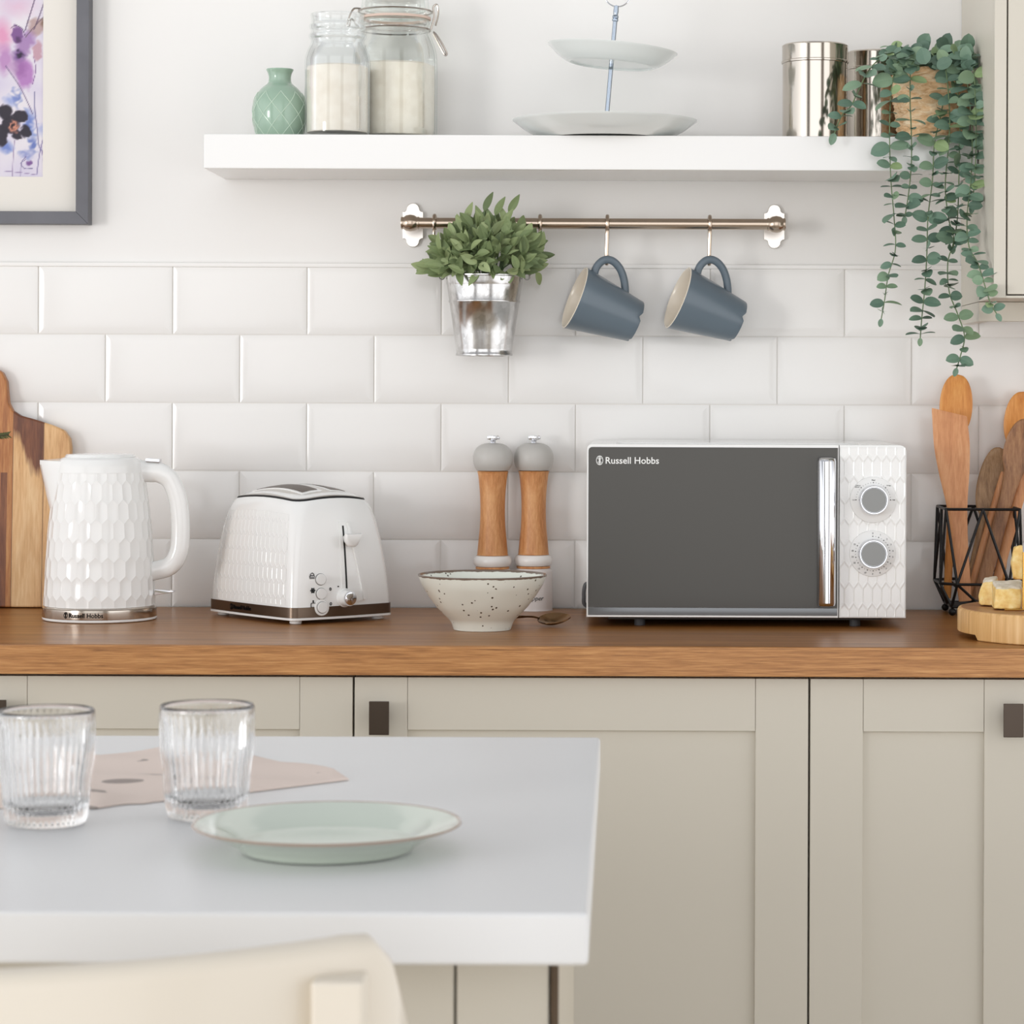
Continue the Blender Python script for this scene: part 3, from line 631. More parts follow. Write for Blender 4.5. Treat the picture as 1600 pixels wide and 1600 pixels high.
def ring_frame(b, x0, x1, z0, z1, w, y0, y1, bev=0.0008):
    for q in ([(x0, z0), (x1, z0), (x1 - w, z0 + w), (x0 + w, z0 + w)], [(x0, z1), (x0 + w, z1 - w), (x1 - w, z1 - w), (x1, z1)], [(x0, z0), (x0 + w, z0 + w), (x0 + w, z1 - w), (x0, z1)], [(x1, z0), (x1, z1), (x1 - w, z1 - w), (x1 - w, z0 + w)]):
        b.prism(q, y0, y1, bev)
ring_frame(b, FX0, FX1, FZ0, FZ1, 0.0188, -0.03, -0.0005)
obj('frame', b, mat('brushed grey frame', (92, 92, 97), 0.45, 0.2, vary=((102, 102, 107), 12)), t)
b = MB(); ring_frame(b, FX0 + 0.016, FX1 - 0.016, FZ0 + 0.016, FZ1 - 0.016, 0.0555, -0.014, -0.0118, 0); tag(obj('mount', b, mat('cream mount card', (222, 217, 209), 0.85), t), 'cream card mount')
b = MB(); b.box(FX0 + 0.016, FX1 - 0.016, -0.011, -0.003, FZ0 + 0.016, FZ1 - 0.016); obj('backing', b, mat('backing board', (196, 180, 160), 0.9), t)
CZ += 0.0004
# ================================================================ CHOPPING BOARD
def boardmat():
    t = NT('laminated acacia'); v = t.coord((9, 9, 0.8)); n1 = t.noise(v, 5, 5, 0.6, 0.8); n2 = t.noise(v, 40, 3, 0.6)
    f = t.math('ADD', t.math('MULTIPLY', n1, 0.6), t.math('MULTIPLY', n2, 0.4))
    light = t.ramp(f, [(0.34, (190, 140, 88)), (0.5, (218, 174, 122)), (0.68, (234, 200, 152))]); dark = t.ramp(f, [(0.34, (78, 40, 24)), (0.5, (112, 64, 38)), (0.7, (146, 92, 56))]); red = t.ramp(f, [(0.34, (132, 78, 40)), (0.5, (172, 110, 60)), (0.7, (202, 150, 92))])
    tc = t.n('ShaderNodeTexCoord'); sp = t.n('ShaderNodeSeparateXYZ'); t.l(tc.outputs['Object'], sp.inputs[0]); x, z = sp.outputs[0], sp.outputs[2]
    def st(e, lo=True): return t.math('GREATER_THAN' if lo else 'LESS_THAN', x, e)
    strip1 = t.math('MULTIPLY', st(0.0440), st(0.0895, False)); edge = t.math('ADD', t.math('MULTIPLY', t.math('SUBTRACT', x, 0.044), -1.65), 0.252)
    d1 = t.math('MULTIPLY', t.math('SUBTRACT', t.math('ADD', z, t.math('MULTIPLY', t.math('SUBTRACT', n1, 0.5), 0.10)), edge), 60, True)
    c = t.mix(t.math('MULTIPLY', strip1, d1), light, dark)
    c = t.mix(st(0.0440, False), c, red)
    s0 = t.math('MULTIPLY', st(0.026), st(0.036, False)); c = t.mix(t.math('MULTIPLY', s0, t.math('LESS_THAN', z, 0.2)), c, dark)
    seam = t.math('MAXIMUM', t.math('LESS_THAN', t.math('ABSOLUTE', t.math('SUBTRACT', x, 0.0895)), 0.0007), t.math('LESS_THAN', t.math('ABSOLUTE', t.math('SUBTRACT', x, 0.044)), 0.0007))
    t.l(t.mix(t.math('MULTIPLY', seam, 0.6), c, lin((80, 48, 28))), t.b.inputs['Base Color']); t.b.inputs['Roughness'].default_value = 0.42; t.bump(n2, 0.1, 0.0005); return t.m
by = -0.048; base = P(-30, 953, by)
half = [(107, 953), (107, 760), (107, 700), (105, 686), (96, 673), (78, 665), (50, 656), (28, 650), (15, 642), (8.5, 630), (6.5, 612), (5, 596), (-2, 582), (-14, 574), (-30, 571)]
pts = [(P(a, b_, by).x - base.x, P(a, b_, by).z - CZ) for a, b_ in half]; pts[0] = (pts[0][0], 0.0)
out = pts + [(-a, b_) for a, b_ in pts[::-1][1:]]
b = MB(); b.prism(out, -0.0095, 0.0095, 0.003, 3)
o = tag(obj('chopping_board', b, boardmat(), loc=(base.x, by + 0.010, CZ + 0.0006), rot=(math.radians(-3.2), 0, 0)), 'wooden paddle chopping board with dark streaks leaning on the tiles behind the kettle', 'chopping board')
# small sprig of herbs in a bottle at the very left
bx = P(-46, 900, -0.13)
t = thing('herb_sprig', 'thin dark herb twig pointing right in front of the chopping board at the left edge', 'sprig', (bx.x, -0.13, CZ))
b = MB(); b.lathe(jar_shell([(0.020, 0), (0.024, 0.004), (0.025, 0.05), (0.022, 0.075), (0.011, 0.095), (0.010, 0.12), (0.012, 0.125)], 0.002, 0.005), 40); obj('bottle', b, GLASS, t, sharp=60)
tipw = P(14, 679, -0.13) - Vector(t.location); sp_ = crom([(0.002, 0, 0.01), (0.0, 0, 0.12), (0.008, 0, 0.225), tuple(P(-14, 686, -0.13) - Vector(t.location)), tuple(tipw)], 8)
b = MB(); b.tube(sp_, 0.0009, 6); st_ = obj('stem', b, mat('dark twig', (58, 56, 36), 0.7), t)
fo = MB(); rnd = random.Random(5)
for q in range(12, len(sp_) - 1, 1):
    for s in (-1, 1):
        lv, lf = leaf(0.008, 0.0026, 0.3, 0.1, 0.2); d = (sp_[q + 1] - sp_[q]).normalized() + Vector((0, 0, s * 0.8)) + Vector((0, rnd.uniform(-.4, .4), 0)); fo.add(lv, lf, aim(sp_[q], d, (0, -1, 0.2)))
obj('foliage', fo, mat('herb leaf', (78, 82, 44), 0.6), t, sharp=0)
# ================================================================ KETTLE
KY = -0.225; kc = P(156, 900, KY)
t = thing('kettle', 'white electric kettle with honeycomb body and steel base band at the left', 'kettle', (kc.x, KY, CZ))
kz = lambda y_: P(156, y_, KY).z - CZ
KP = crom([(0.0780, 0, 0.0200), (0.0780, 0, 0.030), (0.0770, 0, 0.048), (0.0755, 0, 0.080), (0.0730, 0, 0.120), (0.0690, 0, 0.160), (0.0645, 0, 0.192), (0.0610, 0, 0.216), (0.0585, 0, 0.2235)], 8)
KPa = np.array([(q.x, q.z) for q in KP])
def kr(z): return float(np.interp(z, KPa[:, 1], KPa[:, 0]))
def kfn(u, v, d):
    z = 0.0205 + (0.208 - 0.0205) * v; r = kr(z) + 0.0003 - d; a = 2 * PI * u / 28
    return (r * math.cos(a), r * math.sin(a), z)
b = MB(); hexskin(b, kfn, 28, 7, 0.00034, inset=0.9); 
b.lathe([(kr(0.208) + 0.0003, 0.208)] + [(kr(z) + 0.0001, z) for z in (0.21, 0.216, 0.2215)] + [(0.0565, 0.2262), (0.053, 0.2285), (0.0498, 0.2292), (0.0495, 0.227), (0, 0.227)], 72)
b.lathe([(0, 0.0195), (kr(0.0205) - 0.001, 0.0195), (kr(0.0205) + 0.0006, 0.0206)], 72)
bmx = MB(); obj('body', b, GLOSSW, t, sharp=24)
b = MB(); b.lathe([(0, 0.2275), (0.0490, 0.2275), (0.0492, 0.2305), (0.047, 0.2335), (0.03, 0.2345), (0, 0.235)], 64); obj('lid', b, GLOSSW, t)
# spout: beak on the left
b = MB(); rows, colsn = 14, 16; vs = []; fs = []
tipz, lowz = 0.2235, 0.150
for i in range(rows + 1):
    tt = i / rows; z = lowz + (tipz - lowz) * tt
    for j in range(colsn + 1):
        w = -1 + 2 * j / colsn; a = PI + math.radians(38) * w; ext = 0.0262 * tt ** 1.05
        r = kr(min(z, 0.2235)) - 0.0012 + (ext + 0.0022 * min(1, tt * 4)) * (max(0, 1 - abs(w)) ** 1.25)
        vs.append((r * math.cos(a), r * math.sin(a), z + 0.0012 * tt * (1 - abs(w))))
for i in range(rows):
    for j in range(colsn): k0 = i * (colsn + 1) + j; fs.append((k0, k0 + 1, k0 + colsn + 2, k0 + colsn + 1))
n0 = len(vs); vs.append((-0.045, 0, 0.2285))
for j in range(colsn): fs.append((rows * (colsn + 1) + j, rows * (colsn + 1) + j + 1, n0))
b.add(vs, fs); obj('spout', b, GLOSSW, t, sharp=60)
hp = [(214, 735), (232, 737), (250, 739), (266, 750), (276, 772), (281, 800), (282, 838), (278, 866), (264, 885), (236, 893)]
hpw = crom([P(a, b_, KY) - Vector(t.location) for a, b_ in hp], 6); n = len(hpw)
b = MB(); b.tube(hpw, [0.0125 - 0.0018 * min(1, i / (n * 0.35)) for i in range(n)], 16, flat=1.25); obj('handle', b, GLOSSW, t, sharp=60)
q = P(240, 720, KY) - Vector(t.location); b = MB(); b.box(-0.010, 0.010, -0.009, 0.009, -0.002, 0.0035, 0.001, 2, Matrix.Translation(q) @ Matrix.Rotation(math.radians(4), 4, 'Y')); tag(obj('lid_button', b, CHROME, t), 'chrome lid release')
q = P(242, 924, KY) - Vector(t.location); b = MB(); b.prism([(0, -0.004), (0.004, -0.0045), (0.028, -0.0005), (0.028, 0.001), (0.004, 0.003), (0, 0.003)], -0.008, 0.008, 0.0006, 2, Matrix.Translation(q)); tag(obj('power_switch', b, CHROME, t), 'chrome power lever')
b = MB(); b.lathe([(0, 0), (0.078, 0), (0.0798, 0.001), (0.0802, 0.003), (0.0795, 0.0042), (0, 0.0042)], 72); tag(obj('power_base', b, GLOSSW, t), 'white power base')
b = MB(); b.lathe([(0.076, 0.0042), (0.0800, 0.0042), (0.0802, 0.005), (0.0796, 0.0172), (0.0786, 0.0178), (0.077, 0.0182), (0.0765, 0.0196), (0.074, 0.0197)], 96); tag(obj('base_band', b, mat('kettle band steel', (200, 192, 182), 0.16, 1.0), t), 'polished steel band')
b = MB()
def kbend(v): a = v.x / 0.0802 + math.radians(-3); return Vector((0.0800 * math.sin(a) * (1 + v.z * 10), -(0.0802 + v.z) * math.cos(a), 0.0108 + v.y))
text(b, 'Russell Hobbs', 0.049, None, 0.0003, kbend, bold=0.02); emblem(b, -0.0300, 0.0085, None, kbend); obj('logo', b, INK, t, sharp=0)
# ================================================================ TOASTER
TA = math.radians(40); HW, HL = 0.085, 0.111
t = thing('toaster', 'white two-slice toaster with honeycomb side and bronze steel base band', 'toaster', (-0.464, -0.177, CZ), TA)
TP = [(0, 0.0), (0.0008, 0.012), (0.0015, 0.03), (0.0035, 0.055), (0.0065, 0.085), (0.0105, 0.115), (0.0145, 0.138), (0.0180, 0.152), (0.0220, 0.162), (0.0275, 0.1695), (0.034, 0.1735)]
TPc = crom([(a, 0, z) for a, z in TP], 3); TPa = np.array([(q.x, q.z) for q in TPc])
def tin(h): return float(np.interp(h, TPa[:, 1], TPa[:, 0]))
def ring(ins, h, r=0.013):
    o = rrect(HW - ins, HL - ins, r + ins * 0.25, 6); res = []
    for x, y in o:
        ex = abs(x) / (HW - ins); ey = abs(y) / (HL - ins); dr = 1 - 0.03 * (ex * ey) ** 3 * min(1, h / 0.1)
        bulge = 1.0 + 0.03 * (1 - (x / (HW - ins)) ** 2) if abs(y) > (HL - ins) - 0.02 else 1.0
        res.append((x, y * bulge, 0.007 + h * dr))
    return res
def smooth_ring(ins, h):
    """rounded rectangle with straight edges subdivided and gently bowed ends"""
    o = rrect(HW - ins, HL - ins, 0.012 + ins * 0.25, 6); res = []
    n = len(o)
    for i in range(n):
        a, b_ = Vector((*o[i], 0)), Vector((*o[(i + 1) % n], 0)); m_ = 8 if (b_ - a).length > 0.03 else 1
        for k_ in range(m_):
            q = a.lerp(b_, k_ / m_); fx = q.x / (HW - ins); fy = q.y / (HL - ins)
            bow = 0.006 * (1 - min(1, fx * fx)) * (abs(fy) ** 6); q.y += math.copysign(bow, q.y)
            bx_ = 0.004 * (1 - min(1, fy * fy)) * (abs(fx) ** 6); q.x += math.copysign(bx_, q.x)
            dr = 1 - 0.035 * (min(1, abs(fx)) * min(1, abs(fy))) ** 2 * min(1, h / 0.15)
            res.append((q.x, q.y, 0.007 + h * dr))
    return res
rings = [smooth_ring(float(a), float(h)) for a, h in TPa]
top = rings[-1]; rings.append([(x * 0.93, y * 0.95, z + 0.001) for x, y, z in top])
b = MB(); b.loft(rings); obj('body', b, GLOSSW, t, sharp=50)
b = MB()
def dome(x, y): return 0.1892 - 0.0105 * (x / 0.0585) ** 2 - 0.0105 * (y / 0.0845) ** 2
pe = smooth_ring(0.0265, 0.1690)
b = MB(); b.loft([[(x, y, z - 0.001) for x, y, z in smooth_ring(0.0248, 0.1668)], [(x, y, z + 0.0006) for x, y, z in smooth_ring(0.0251, 0.1672)], [(x, y, z + 0.0008) for x, y, z in smooth_ring(0.0262, 0.1686)]], cap=False); tag(obj('top_seam', b, BLACK, t), 'dark seam round the top plate')
rr = [[(x, y, z + 0.0002) for x, y, z in pe], [(x * 0.99, y * 0.99, max(z + 0.0014, dome(x * 0.99, y * 0.99))) for x, y, z in pe]] + [[(x * k1, y * k1, max(dome(x * k1, y * k1), 0) ) for x, y, z0 in pe] for k1 in (0.93, 0.75, 0.5, 0.25, 0.04)]
b = MB(); b.loft(rr); tag(obj('top_plate', b, mat('brushed top steel', (206, 203, 199), 0.3, 1.0), t, sharp=60), 'brushed steel top plate')
def domestrip(x0, x1, y0, y1, lo, hi, n_=14):
    b = MB(); b.loft([[(x0, y, dome(x0, y) + lo), (x0, y, dome(x0, y) + hi), ((x0 + x1) / 2, y, dome((x0 + x1) / 2, y) + hi), (x1, y, dome(x1, y) + hi), (x1, y, dome(x1, y) + lo)] for y in [y0 + (y1 - y0) * q / n_ for q in range(n_ + 1)]]); return b
for s in (-1, 1):
    sl = obj('bread_slot', domestrip(s * 0.0235 - 0.0165, s * 0.0235 + 0.0165, -0.066, 0.066, -0.003, 0.0012), GLOSSW, t)
    tag(obj('slot_opening', domestrip(s * 0.0235 - 0.0125, s * 0.0235 + 0.0125, -0.060, 0.060, 0.0, 0.0016), mat('slot interior', (96, 86, 78), 0.4, 0.8), sl), 'dark slot opening')
def sidefn(sx):
    def fn(u, v, d):
        h = 0.020 + 0.128 * v; yy = (-HL + tin(h) + 0.016) + (2 * HL - 2 * tin(h) - 0.032) * u / 16; fy = yy / (HL - tin(h))
        return (sx * (HW - tin(h) + 0.004 * (1 - min(1, fy * fy)) + 0.0004 - d), yy, 0.007 + h * (1 - 0.035 * min(1, fy * fy) * min(1, h / 0.15)))
    return fn
for sx in (-1, 1):
    b = MB(); hexskin(b, sidefn(sx), 16, 6, 0.00045, wrap=False, inset=0.86); obj('side_panel', b, GLOSSW, t, sharp=0)
def bandring(z, off): return [(x * (1 + off / HW), y * (1 + off / HL), z) for x, y, _ in smooth_ring(0.0004, 0.01)]
b = MB(); b.loft([bandring(0.0092, -0.001), bandring(0.0092, 0.0008), bandring(0.0235, 0.0008), bandring(0.0235, -0.001)], cap=False); tag(obj('base_band', b, DARKSTEEL, t), 'bronze steel band')
b = MB(); b.loft([bandring(0.0055, 0.0), bandring(0.006, 0.0012), bandring(0.0088, 0.0012), bandring(0.0092, 0.0)]); obj('base_rim', b, GLOSSW, t)
b = MB(); b.box(-HW - 0.002, -HW + 0.02, -HL - 0.0016, -HL + 0.02, 0.0088, 0.024)
for x in (-1, 1):
    for y in (-1, 1):
        b = MB(); b.lathe([(0, 0), (0.0075, 0), (0.0085, 0.001), (0.0085, 0.0055), (0, 0.0055)], 24, Matrix.Translation((x * (HW - 0.016), y * (HL - 0.016), 0))); obj('foot', b, SATINW, t)
def ey(x, h): return -(HL - tin(h)) - 0.006 * (1 - (x / HW) ** 2)
# lever channel, slot, lever on the end face
def endshape(outl, off, th):
    """plate lying on the bowed end face; outl in (x, h)"""
    b = MB(); n_ = len(outl)
    fr = [(x, ey(x, h) - off, 0.007 + h) for x, h in outl]; bk = [(x, ey(x, h) + th, 0.007 + h) for x, h in outl]
    cx = sum(x for x, h in outl) / n_; ch = sum(h for x, h in outl) / n_
    vs = fr + bk + [(cx, ey(cx, ch) - off, 0.007 + ch)]
    fs = [(i, (i + 1) % n_, 2 * n_) for i in range(n_)] + [(i, n_ + i, n_ + (i + 1) % n_, (i + 1) % n_) for i in range(n_)]
    return b.add(vs, fs)
def strip(x0a, x0b, h0, x1a, x1b, h1, off, n_=10, th=0.002):
    L_ = [(x0a + (x1a - x0a) * k_ / n_, h0 + (h1 - h0) * k_ / n_) for k_ in range(n_ + 1)]; R_ = [(x0b + (x1b - x0b) * k_ / n_, h0 + (h1 - h0) * k_ / n_) for k_ in range(n_ + 1)]
    b = MB(); vs = []; fs = []
    for (xa, h), (xb, _) in zip(L_, R_):
        vs += [(xa, ey(xa, h) + th, .007 + h), (xa, ey(xa, h) - off, .007 + h), (xb, ey(xb, h) - off, .007 + h), (xb, ey(xb, h) + th, .007 + h)]
    for i in range(n_):
        for k_ in range(3): fs.append((i * 4 + k_, i * 4 + k_ + 1, i * 4 + k_ + 5, i * 4 + k_ + 4))
    fs += [(0, 1, 2, 3), tuple(n_ * 4 + k_ for k_ in range(4))]
    return b.add(vs, fs)
b = strip(-0.0065, 0.031, 0.022, -0.004, 0.008, 0.1335, 0.0013); ch_ = obj('lever_channel', b, GLOSSW, t)
b = strip(0.029, 0.034, 0.024, 0.0075, 0.0105, 0.1325, 0.0048); obj('channel_ridge', b, GLOSSW, t)
b = strip(0.0005, 0.0032, 0.036, 0.0005, 0.0032, 0.128, 0.0016); tag(obj('lever_slot', b, BLACK, t, sharp=0), 'black lever slot')
LV = [(-0.0118, 0.0085), (-0.0122, 0.004), (-0.0115, -0.001), (-0.0092, -0.0058), (-0.0055, -0.0092), (0, -0.0106), (0.0050, -0.0098), (0.0088, -0.0066), (0.0112, -0.001), (0.0135, 0.005), (0.0148, 0.0085)]
b = MB(); M_ = Matrix.Translation((0.0055, ey(0, 0.108) - 0.012, 0.007 + 0.108))
b.loft([[(x * w_, dy_, z_ * hh_ + oz) for x, z_ in LV] for dy_, w_, hh_, oz in ((0.014, 0.35, 0.5, 0.001), (0.004, 0.55, 0.7, 0.0), (-0.001, 0.95, 0.9, 0.0), (-0.006, 1.0, 1.0, 0.001), (-0.009, 0.9, 0.8, 0.0015))], M=M_); obj('lever', b, GLOSSW, t, sharp=60)
KNOBX = -0.002
for z_ in (0.0545, 0.0345, 0.0155):
    x = -0.0395; yb = ey(x, z_); BM = Matrix.Translation((x, yb, 0.007 + z_)) @ Matrix.Rotation(-0.066, 4, 'Z') @ Matrix.Rotation(PI / 2 - 0.06, 4, 'X')
    lift = 0.0018 if z_ < 0.02 else 0.0
    if z_ < 0.02:
        b = MB(); b.lathe([(0, -0.003), (0.0115, -0.003), (0.0115, 0.0014), (0.0108, 0.002), (0, 0.002)], 32, BM); obj('button_surround', b, GLOSSW, t)
    b = MB(); b.lathe([(0, -0.002), (0.0077, -0.002), (0.0077, 0.0022 + lift), (0.0071, 0.0028 + lift), (0.0, 0.003 + lift)], 28, BM); bt_ = obj('button', b, SATINW, t)
    b = MB(); b.lathe([(0.0076, -0.002), (0.0084, -0.002), (0.0084, 0.0006 + lift), (0.0076, 0.0006 + lift)], 28, BM); tag(obj('button_shadow_ring', b, mat('painted shadow ring', (120, 118, 116), 0.6), bt_), 'painted shadow ring round the button')  # solid grey ring, colour stands in for the shadow line round the button
b = MB(); M_ = Matrix.Translation((KNOBX, ey(KNOBX, 0.028), 0.007 + 0.0275)) @ Matrix.Rotation(PI / 2, 4, 'X')
b.lathe([(0, -0.002), (0.0135, -0.002), (0.0132, 0.002), (0.0118, 0.003), (0.0108, 0.015), (0.0, 0.015)], 40, M_); kn = obj('browning_dial', b, GLOSSW, t)
b = MB(); b.lathe([(0, 0.0148), (0.0098, 0.0148), (0.0096, 0.0166), (0.0085, 0.0172), (0, 0.0172)], 36, M_); tag(obj('dial_cap', b, CHROME, kn), 'chrome dial cap')
b = MB()
def ic(x, h): return Matrix.Translation((x, ey(x, h) - 0.0004, 0.007 + h)) @ FRONT
xi = -0.0525; r_ = 0.00055
for seg_ in ([(-.0042, -.0015), (-.0025, .003), (0, .0045), (.0025, .003), (.0042, -.0015), (-.0042, -.0015)], [(-.004, -.0032), (.004, -.0032)], [(-.003, 0.0008), (.003, 0.0008)]): b.tube([(p_[0], p_[1], 0) for p_ in seg_], r_, 5, M=ic(xi, 0.0595))
obj('symbol', b, INK, t, sharp=0); b = MB()
for k_ in range(3):
    a = PI * k_ / 3; b.tube([(-.0042 * math.cos(a), -.0042 * math.sin(a), 0), (.0042 * math.cos(a), .0042 * math.sin(a), 0)], r_, 5, M=ic(xi, 0.0395))
b.tube([(.0028 * math.cos(2 * PI * k_ / 12), .0028 * math.sin(2 * PI * k_ / 12), 0) for k_ in range(12)], r_, 5, True, M=ic(xi, 0.0395)); obj('symbol', b, INK, t, sharp=0); b = MB()
for seg_ in ([(-.0036, -.004), (-.0036, 0.0012), (-0.0015, .002), (0.0015, .002), (.0036, 0.0012), (.0036, -.004), (-.0036, -.004)], [(0, .002), (0, .0052)], [(-.0014, .004), (0, .0054), (.0014, .004)]): b.tube([(p_[0], p_[1], 0) for p_ in seg_], r_, 5, M=ic(xi, 0.0205))
obj('symbol', b, INK, t, sharp=0)
for x, h in ((-0.0245, 0.0405), (-0.0245, 0.0200)):
    b = MB(); b.tube([(.0013 * math.cos(2 * PI * k_ / 10), .0018 * math.sin(2 * PI * k_ / 10), 0) for k_ in range(10)], r_, 5, True, M=ic(x, h)); obj('indicator_mark', b, INK, t, sharp=0)
b = MB()
b.tube([(-0.0008, 0, 0), (0.0008, 0, 0)], 0.0009, 6, M=ic(-0.0115, 0.0435)); obj('indicator_mark', b, INK, t, sharp=0)
b = MB(); M_ = Matrix.Translation((-HW - 0.0048, 0.012, 0.0165)) @ Matrix.Rotation(-PI / 2, 4, 'Z') @ FRONT
text(b, 'Russell Hobbs', 0.046, M_, 0.0003, bold=0.012); emblem(b, -0.0290, 0.0085, M_); obj('logo', b, INK, t, sharp=0)
# ================================================================ SALT AND PEPPER MILLS
BEECH = wood('beech wood', (176, 112, 62), (204, 142, 88), (224, 170, 116), (6, 6, 1.0), 12, 0.45, 0, 8, 0.1)
GREYL = mat('pale grey lacquer', (190, 187, 182), 0.4); WHITEC = mat('white ceramic', (238, 235, 231), 0.25); MAUVE = mat('greyish ceramic', (222, 216, 213), 0.3)
def mill(x, y, label):
    t = thing('pepper_mill', label, 'mill', (x, y, CZ), group='wooden mills beside the microwave')
    b = MB(); b.lathe([(q.x, q.z) for q in crom([(0, 0, 0), (0.0262, 0, 0), (0.0284, 0, 0.003), (0.0286, 0, 0.03), (0.0284, 0, 0.055), (0.0262, 0, 0.0605), (0.022, 0, 0.062), (0, 0, 0.062)], 4)], 48); obj('base', b, MAUVE, t, sharp=50)
    b = MB(); b.lathe([(0, 0.062), (0.0245, 0.062), (0.0252, 0.0635), (0.0245, 0.0652), (0, 0.0652)], 48); obj('collar', b, BEECH, t)
    b = MB(); b.lathe([(q.x, q.z) for q in crom([(0, 0, 0.0653), (0.022, 0, 0.0653), (0.0268, 0, 0.068), (0.0284, 0, 0.0735), (0.0268, 0, 0.079), (0.022, 0, 0.082), (0, 0, 0.082)], 5)], 48); tag(obj('lower_ring', b, WHITEC, t, sharp=50), 'white ring')
    b = MB(); b.lathe([(q.x, q.z) for q in crom([(0, 0, 0.0822), (0.0214, 0, 0.0822), (0.0224, 0, 0.0845), (0.0212, 0, 0.100), (0.0189, 0, 0.125), (0.0182, 0, 0.150), (0.0190, 0, 0.175), (0.0212, 0, 0.197), (0.0222, 0, 0.2035), (0.0212, 0, 0.2065), (0, 0, 0.2068)], 5)], 48); obj('body', b, BEECH, t, sharp=50)
    b = MB(); b.lathe([(max(0, q.x), q.z) for q in crom([(0, 0, 0.2069), (0.0208, 0, 0.2069), (0.0250, 0, 0.2100), (0.0282, 0, 0.2160), (0.0294, 0, 0.2240), (0.0288, 0, 0.2312), (0.0264, 0, 0.2376), (0.0218, 0, 0.2430), (0.0150, 0, 0.2466), (0.007, 0, 0.2480), (0, 0, 0.2483)], 4)], 48); tag(obj('head', b, GREYL, t, sharp=50), 'round pale grey head')
    b = MB(); b.lathe([(0, 0.246), (0.0048, 0.246), (0.0045, 0.251), (0.0035, 0.252), (0.0085, 0.2535), (0.0092, 0.256), (0.0085, 0.2585), (0.003, 0.2595), (0, 0.2595)], 40, fn=lambda a, z: 1 + (0.14 * math.cos(5 * a) if z > 0.2528 else 0)); tag(obj('knob', b, CHROME, t, sharp=50), 'chrome adjusting knob')
    return t
m1 = mill(PX(770.5, -0.062), -0.062, 'left wooden mill with grey round head, standing behind the bowl')
m2 = dup(m1, (PX(834.5, -0.042), -0.042, CZ), 'right wooden mill with grey round head, lettered base, nearer the microwave')
for mm, wrd in ((m1, 'salt'), (m2, 'pepper')):
    b = MB()
    def mbend(v): a = v.x / 0.0286 + 0.12; return Vector(((0.0286 + v.z) * math.sin(a), -(0.0287 + v.z) * math.cos(a), 0.017 + v.y + 0.25 * 0))
    sh = Matrix.Identity(4); text(b, wrd, 0.026 if wrd == 'pepper' else 0.017, None, 0.0003, lambda v: mbend(Vector((v.x + 0.25 * v.y, v.y, v.z))))
    obj('lettering', b, INK, mm, sharp=0)
# ================================================================ BOWL AND SPOON
def specklemat(name, c, speck):
    t = NT(name); v = t.coord(); vo = t.n('ShaderNodeTexVoronoi'); vo.inputs['Scale'].default_value = 110; t.l(v, vo.inputs['Vector'])
    s1 = t.math('LESS_THAN', vo.outputs['Distance'], t.math('MULTIPLY', t.math('GREATER_THAN', t.noise(v, 45, 2), 0.47), 0.17))
    n = t.noise(v, 20, 3); base_ = t.mix(n, lin(c), lin(tuple(min(255, q + 10) for q in c)))
    sp = t.n('ShaderNodeSeparateXYZ'); tc = t.n('ShaderNodeTexCoord'); t.l(tc.outputs['Object'], sp.inputs[0])
    edge = t.math('GREATER_THAN', t.math('ADD', sp.outputs[2], t.math('MULTIPLY', t.math('SUBTRACT', t.noise(v, 120, 2), 0.5), 0.003)), 0.0728)
    cc_ = t.mix(s1, base_, lin(speck)); t.l(t.mix(edge, cc_, lin((112, 96, 84))), t.b.inputs['Base Color'])
    t.b.inputs['Roughness'].default_value = 0.25; t.b.inputs['Coat Weight'].default_value = 0.2; return t.m
BW = P(753.5, 960, -0.368)
op = crom([(0.0, 0, 0.003), (0.034, 0, 0.0025), (0.0355, 0, 0.0), (0.0388, 0, 0.0), (0.0398, 0, 0.003), (0.0438, 0, 0.012), (0.0533, 0, 0.0213), (0.0645, 0, 0.0325), (0.0755, 0, 0.048), (0.0835, 0, 0.063), (0.0876, 0, 0.0735), (0.0874, 0, 0.0752), (0.0856, 0, 0.0745), (0.078, 0, 0.063), (0.066, 0, 0.044), (0.050, 0, 0.025), (0.03, 0, 0.012), (0.0, 0, 0.009)], 5)
def dent(a, z): return 1 - 0.045 * max(0, math.sin(PI * min(1, max(0, (z - 0.010) / 0.05)))) * (0.5 + 0.5 * math.sin(5 * a + 0.7) * math.cos(2.3 * a))
b = MB(); b.lathe([(max(0, q.x), q.z) for q in op], 96, fn=dent)
tag(obj('bowl', b, specklemat('speckled stoneware', (220, 222, 212), (86, 78, 66)), loc=(BW.x, -0.368, CZ), sharp=60), 'speckled pale grey-green stoneware bowl with a brown rim on the worktop', 'bowl')
BRONZE = mat('dark bronze cutlery', (120, 92, 64), 0.22, 1.0)
s0 = P(866, 978, -0.318)
t = thing('spoon', 'dark bronze spoon lying on the worktop behind the bowl', 'spoon', (s0.x, -0.318, CZ))
b = MB(); dirv = Vector((0.97, -0.24, 0)); nrm = Vector((-0.24 * -1, 0.97, 0))
vs = []; fs = []; na, nr = 24, 5
for i in range(nr + 1):
    for k_ in range(na):
        a = 2 * PI * k_ / na; r = i / nr
        u = 0.0235 * math.cos(a) * r; w = 0.0165 * math.sin(a) * r * (1 - 0.18 * math.cos(a))
        z_ = 0.0105 - 0.0075 * (1 - r * r) + 0.06 * (u + 0.0235) + 0.35 * (w + 0.0)
        vs.append(dirv * u + Vector((0.24, 0.97, 0)) * w + Vector((0, 0, z_)))
n0 = len(vs)
vs += [Vector(v) - Vector((0, 0, 0.0012)) for v in vs]
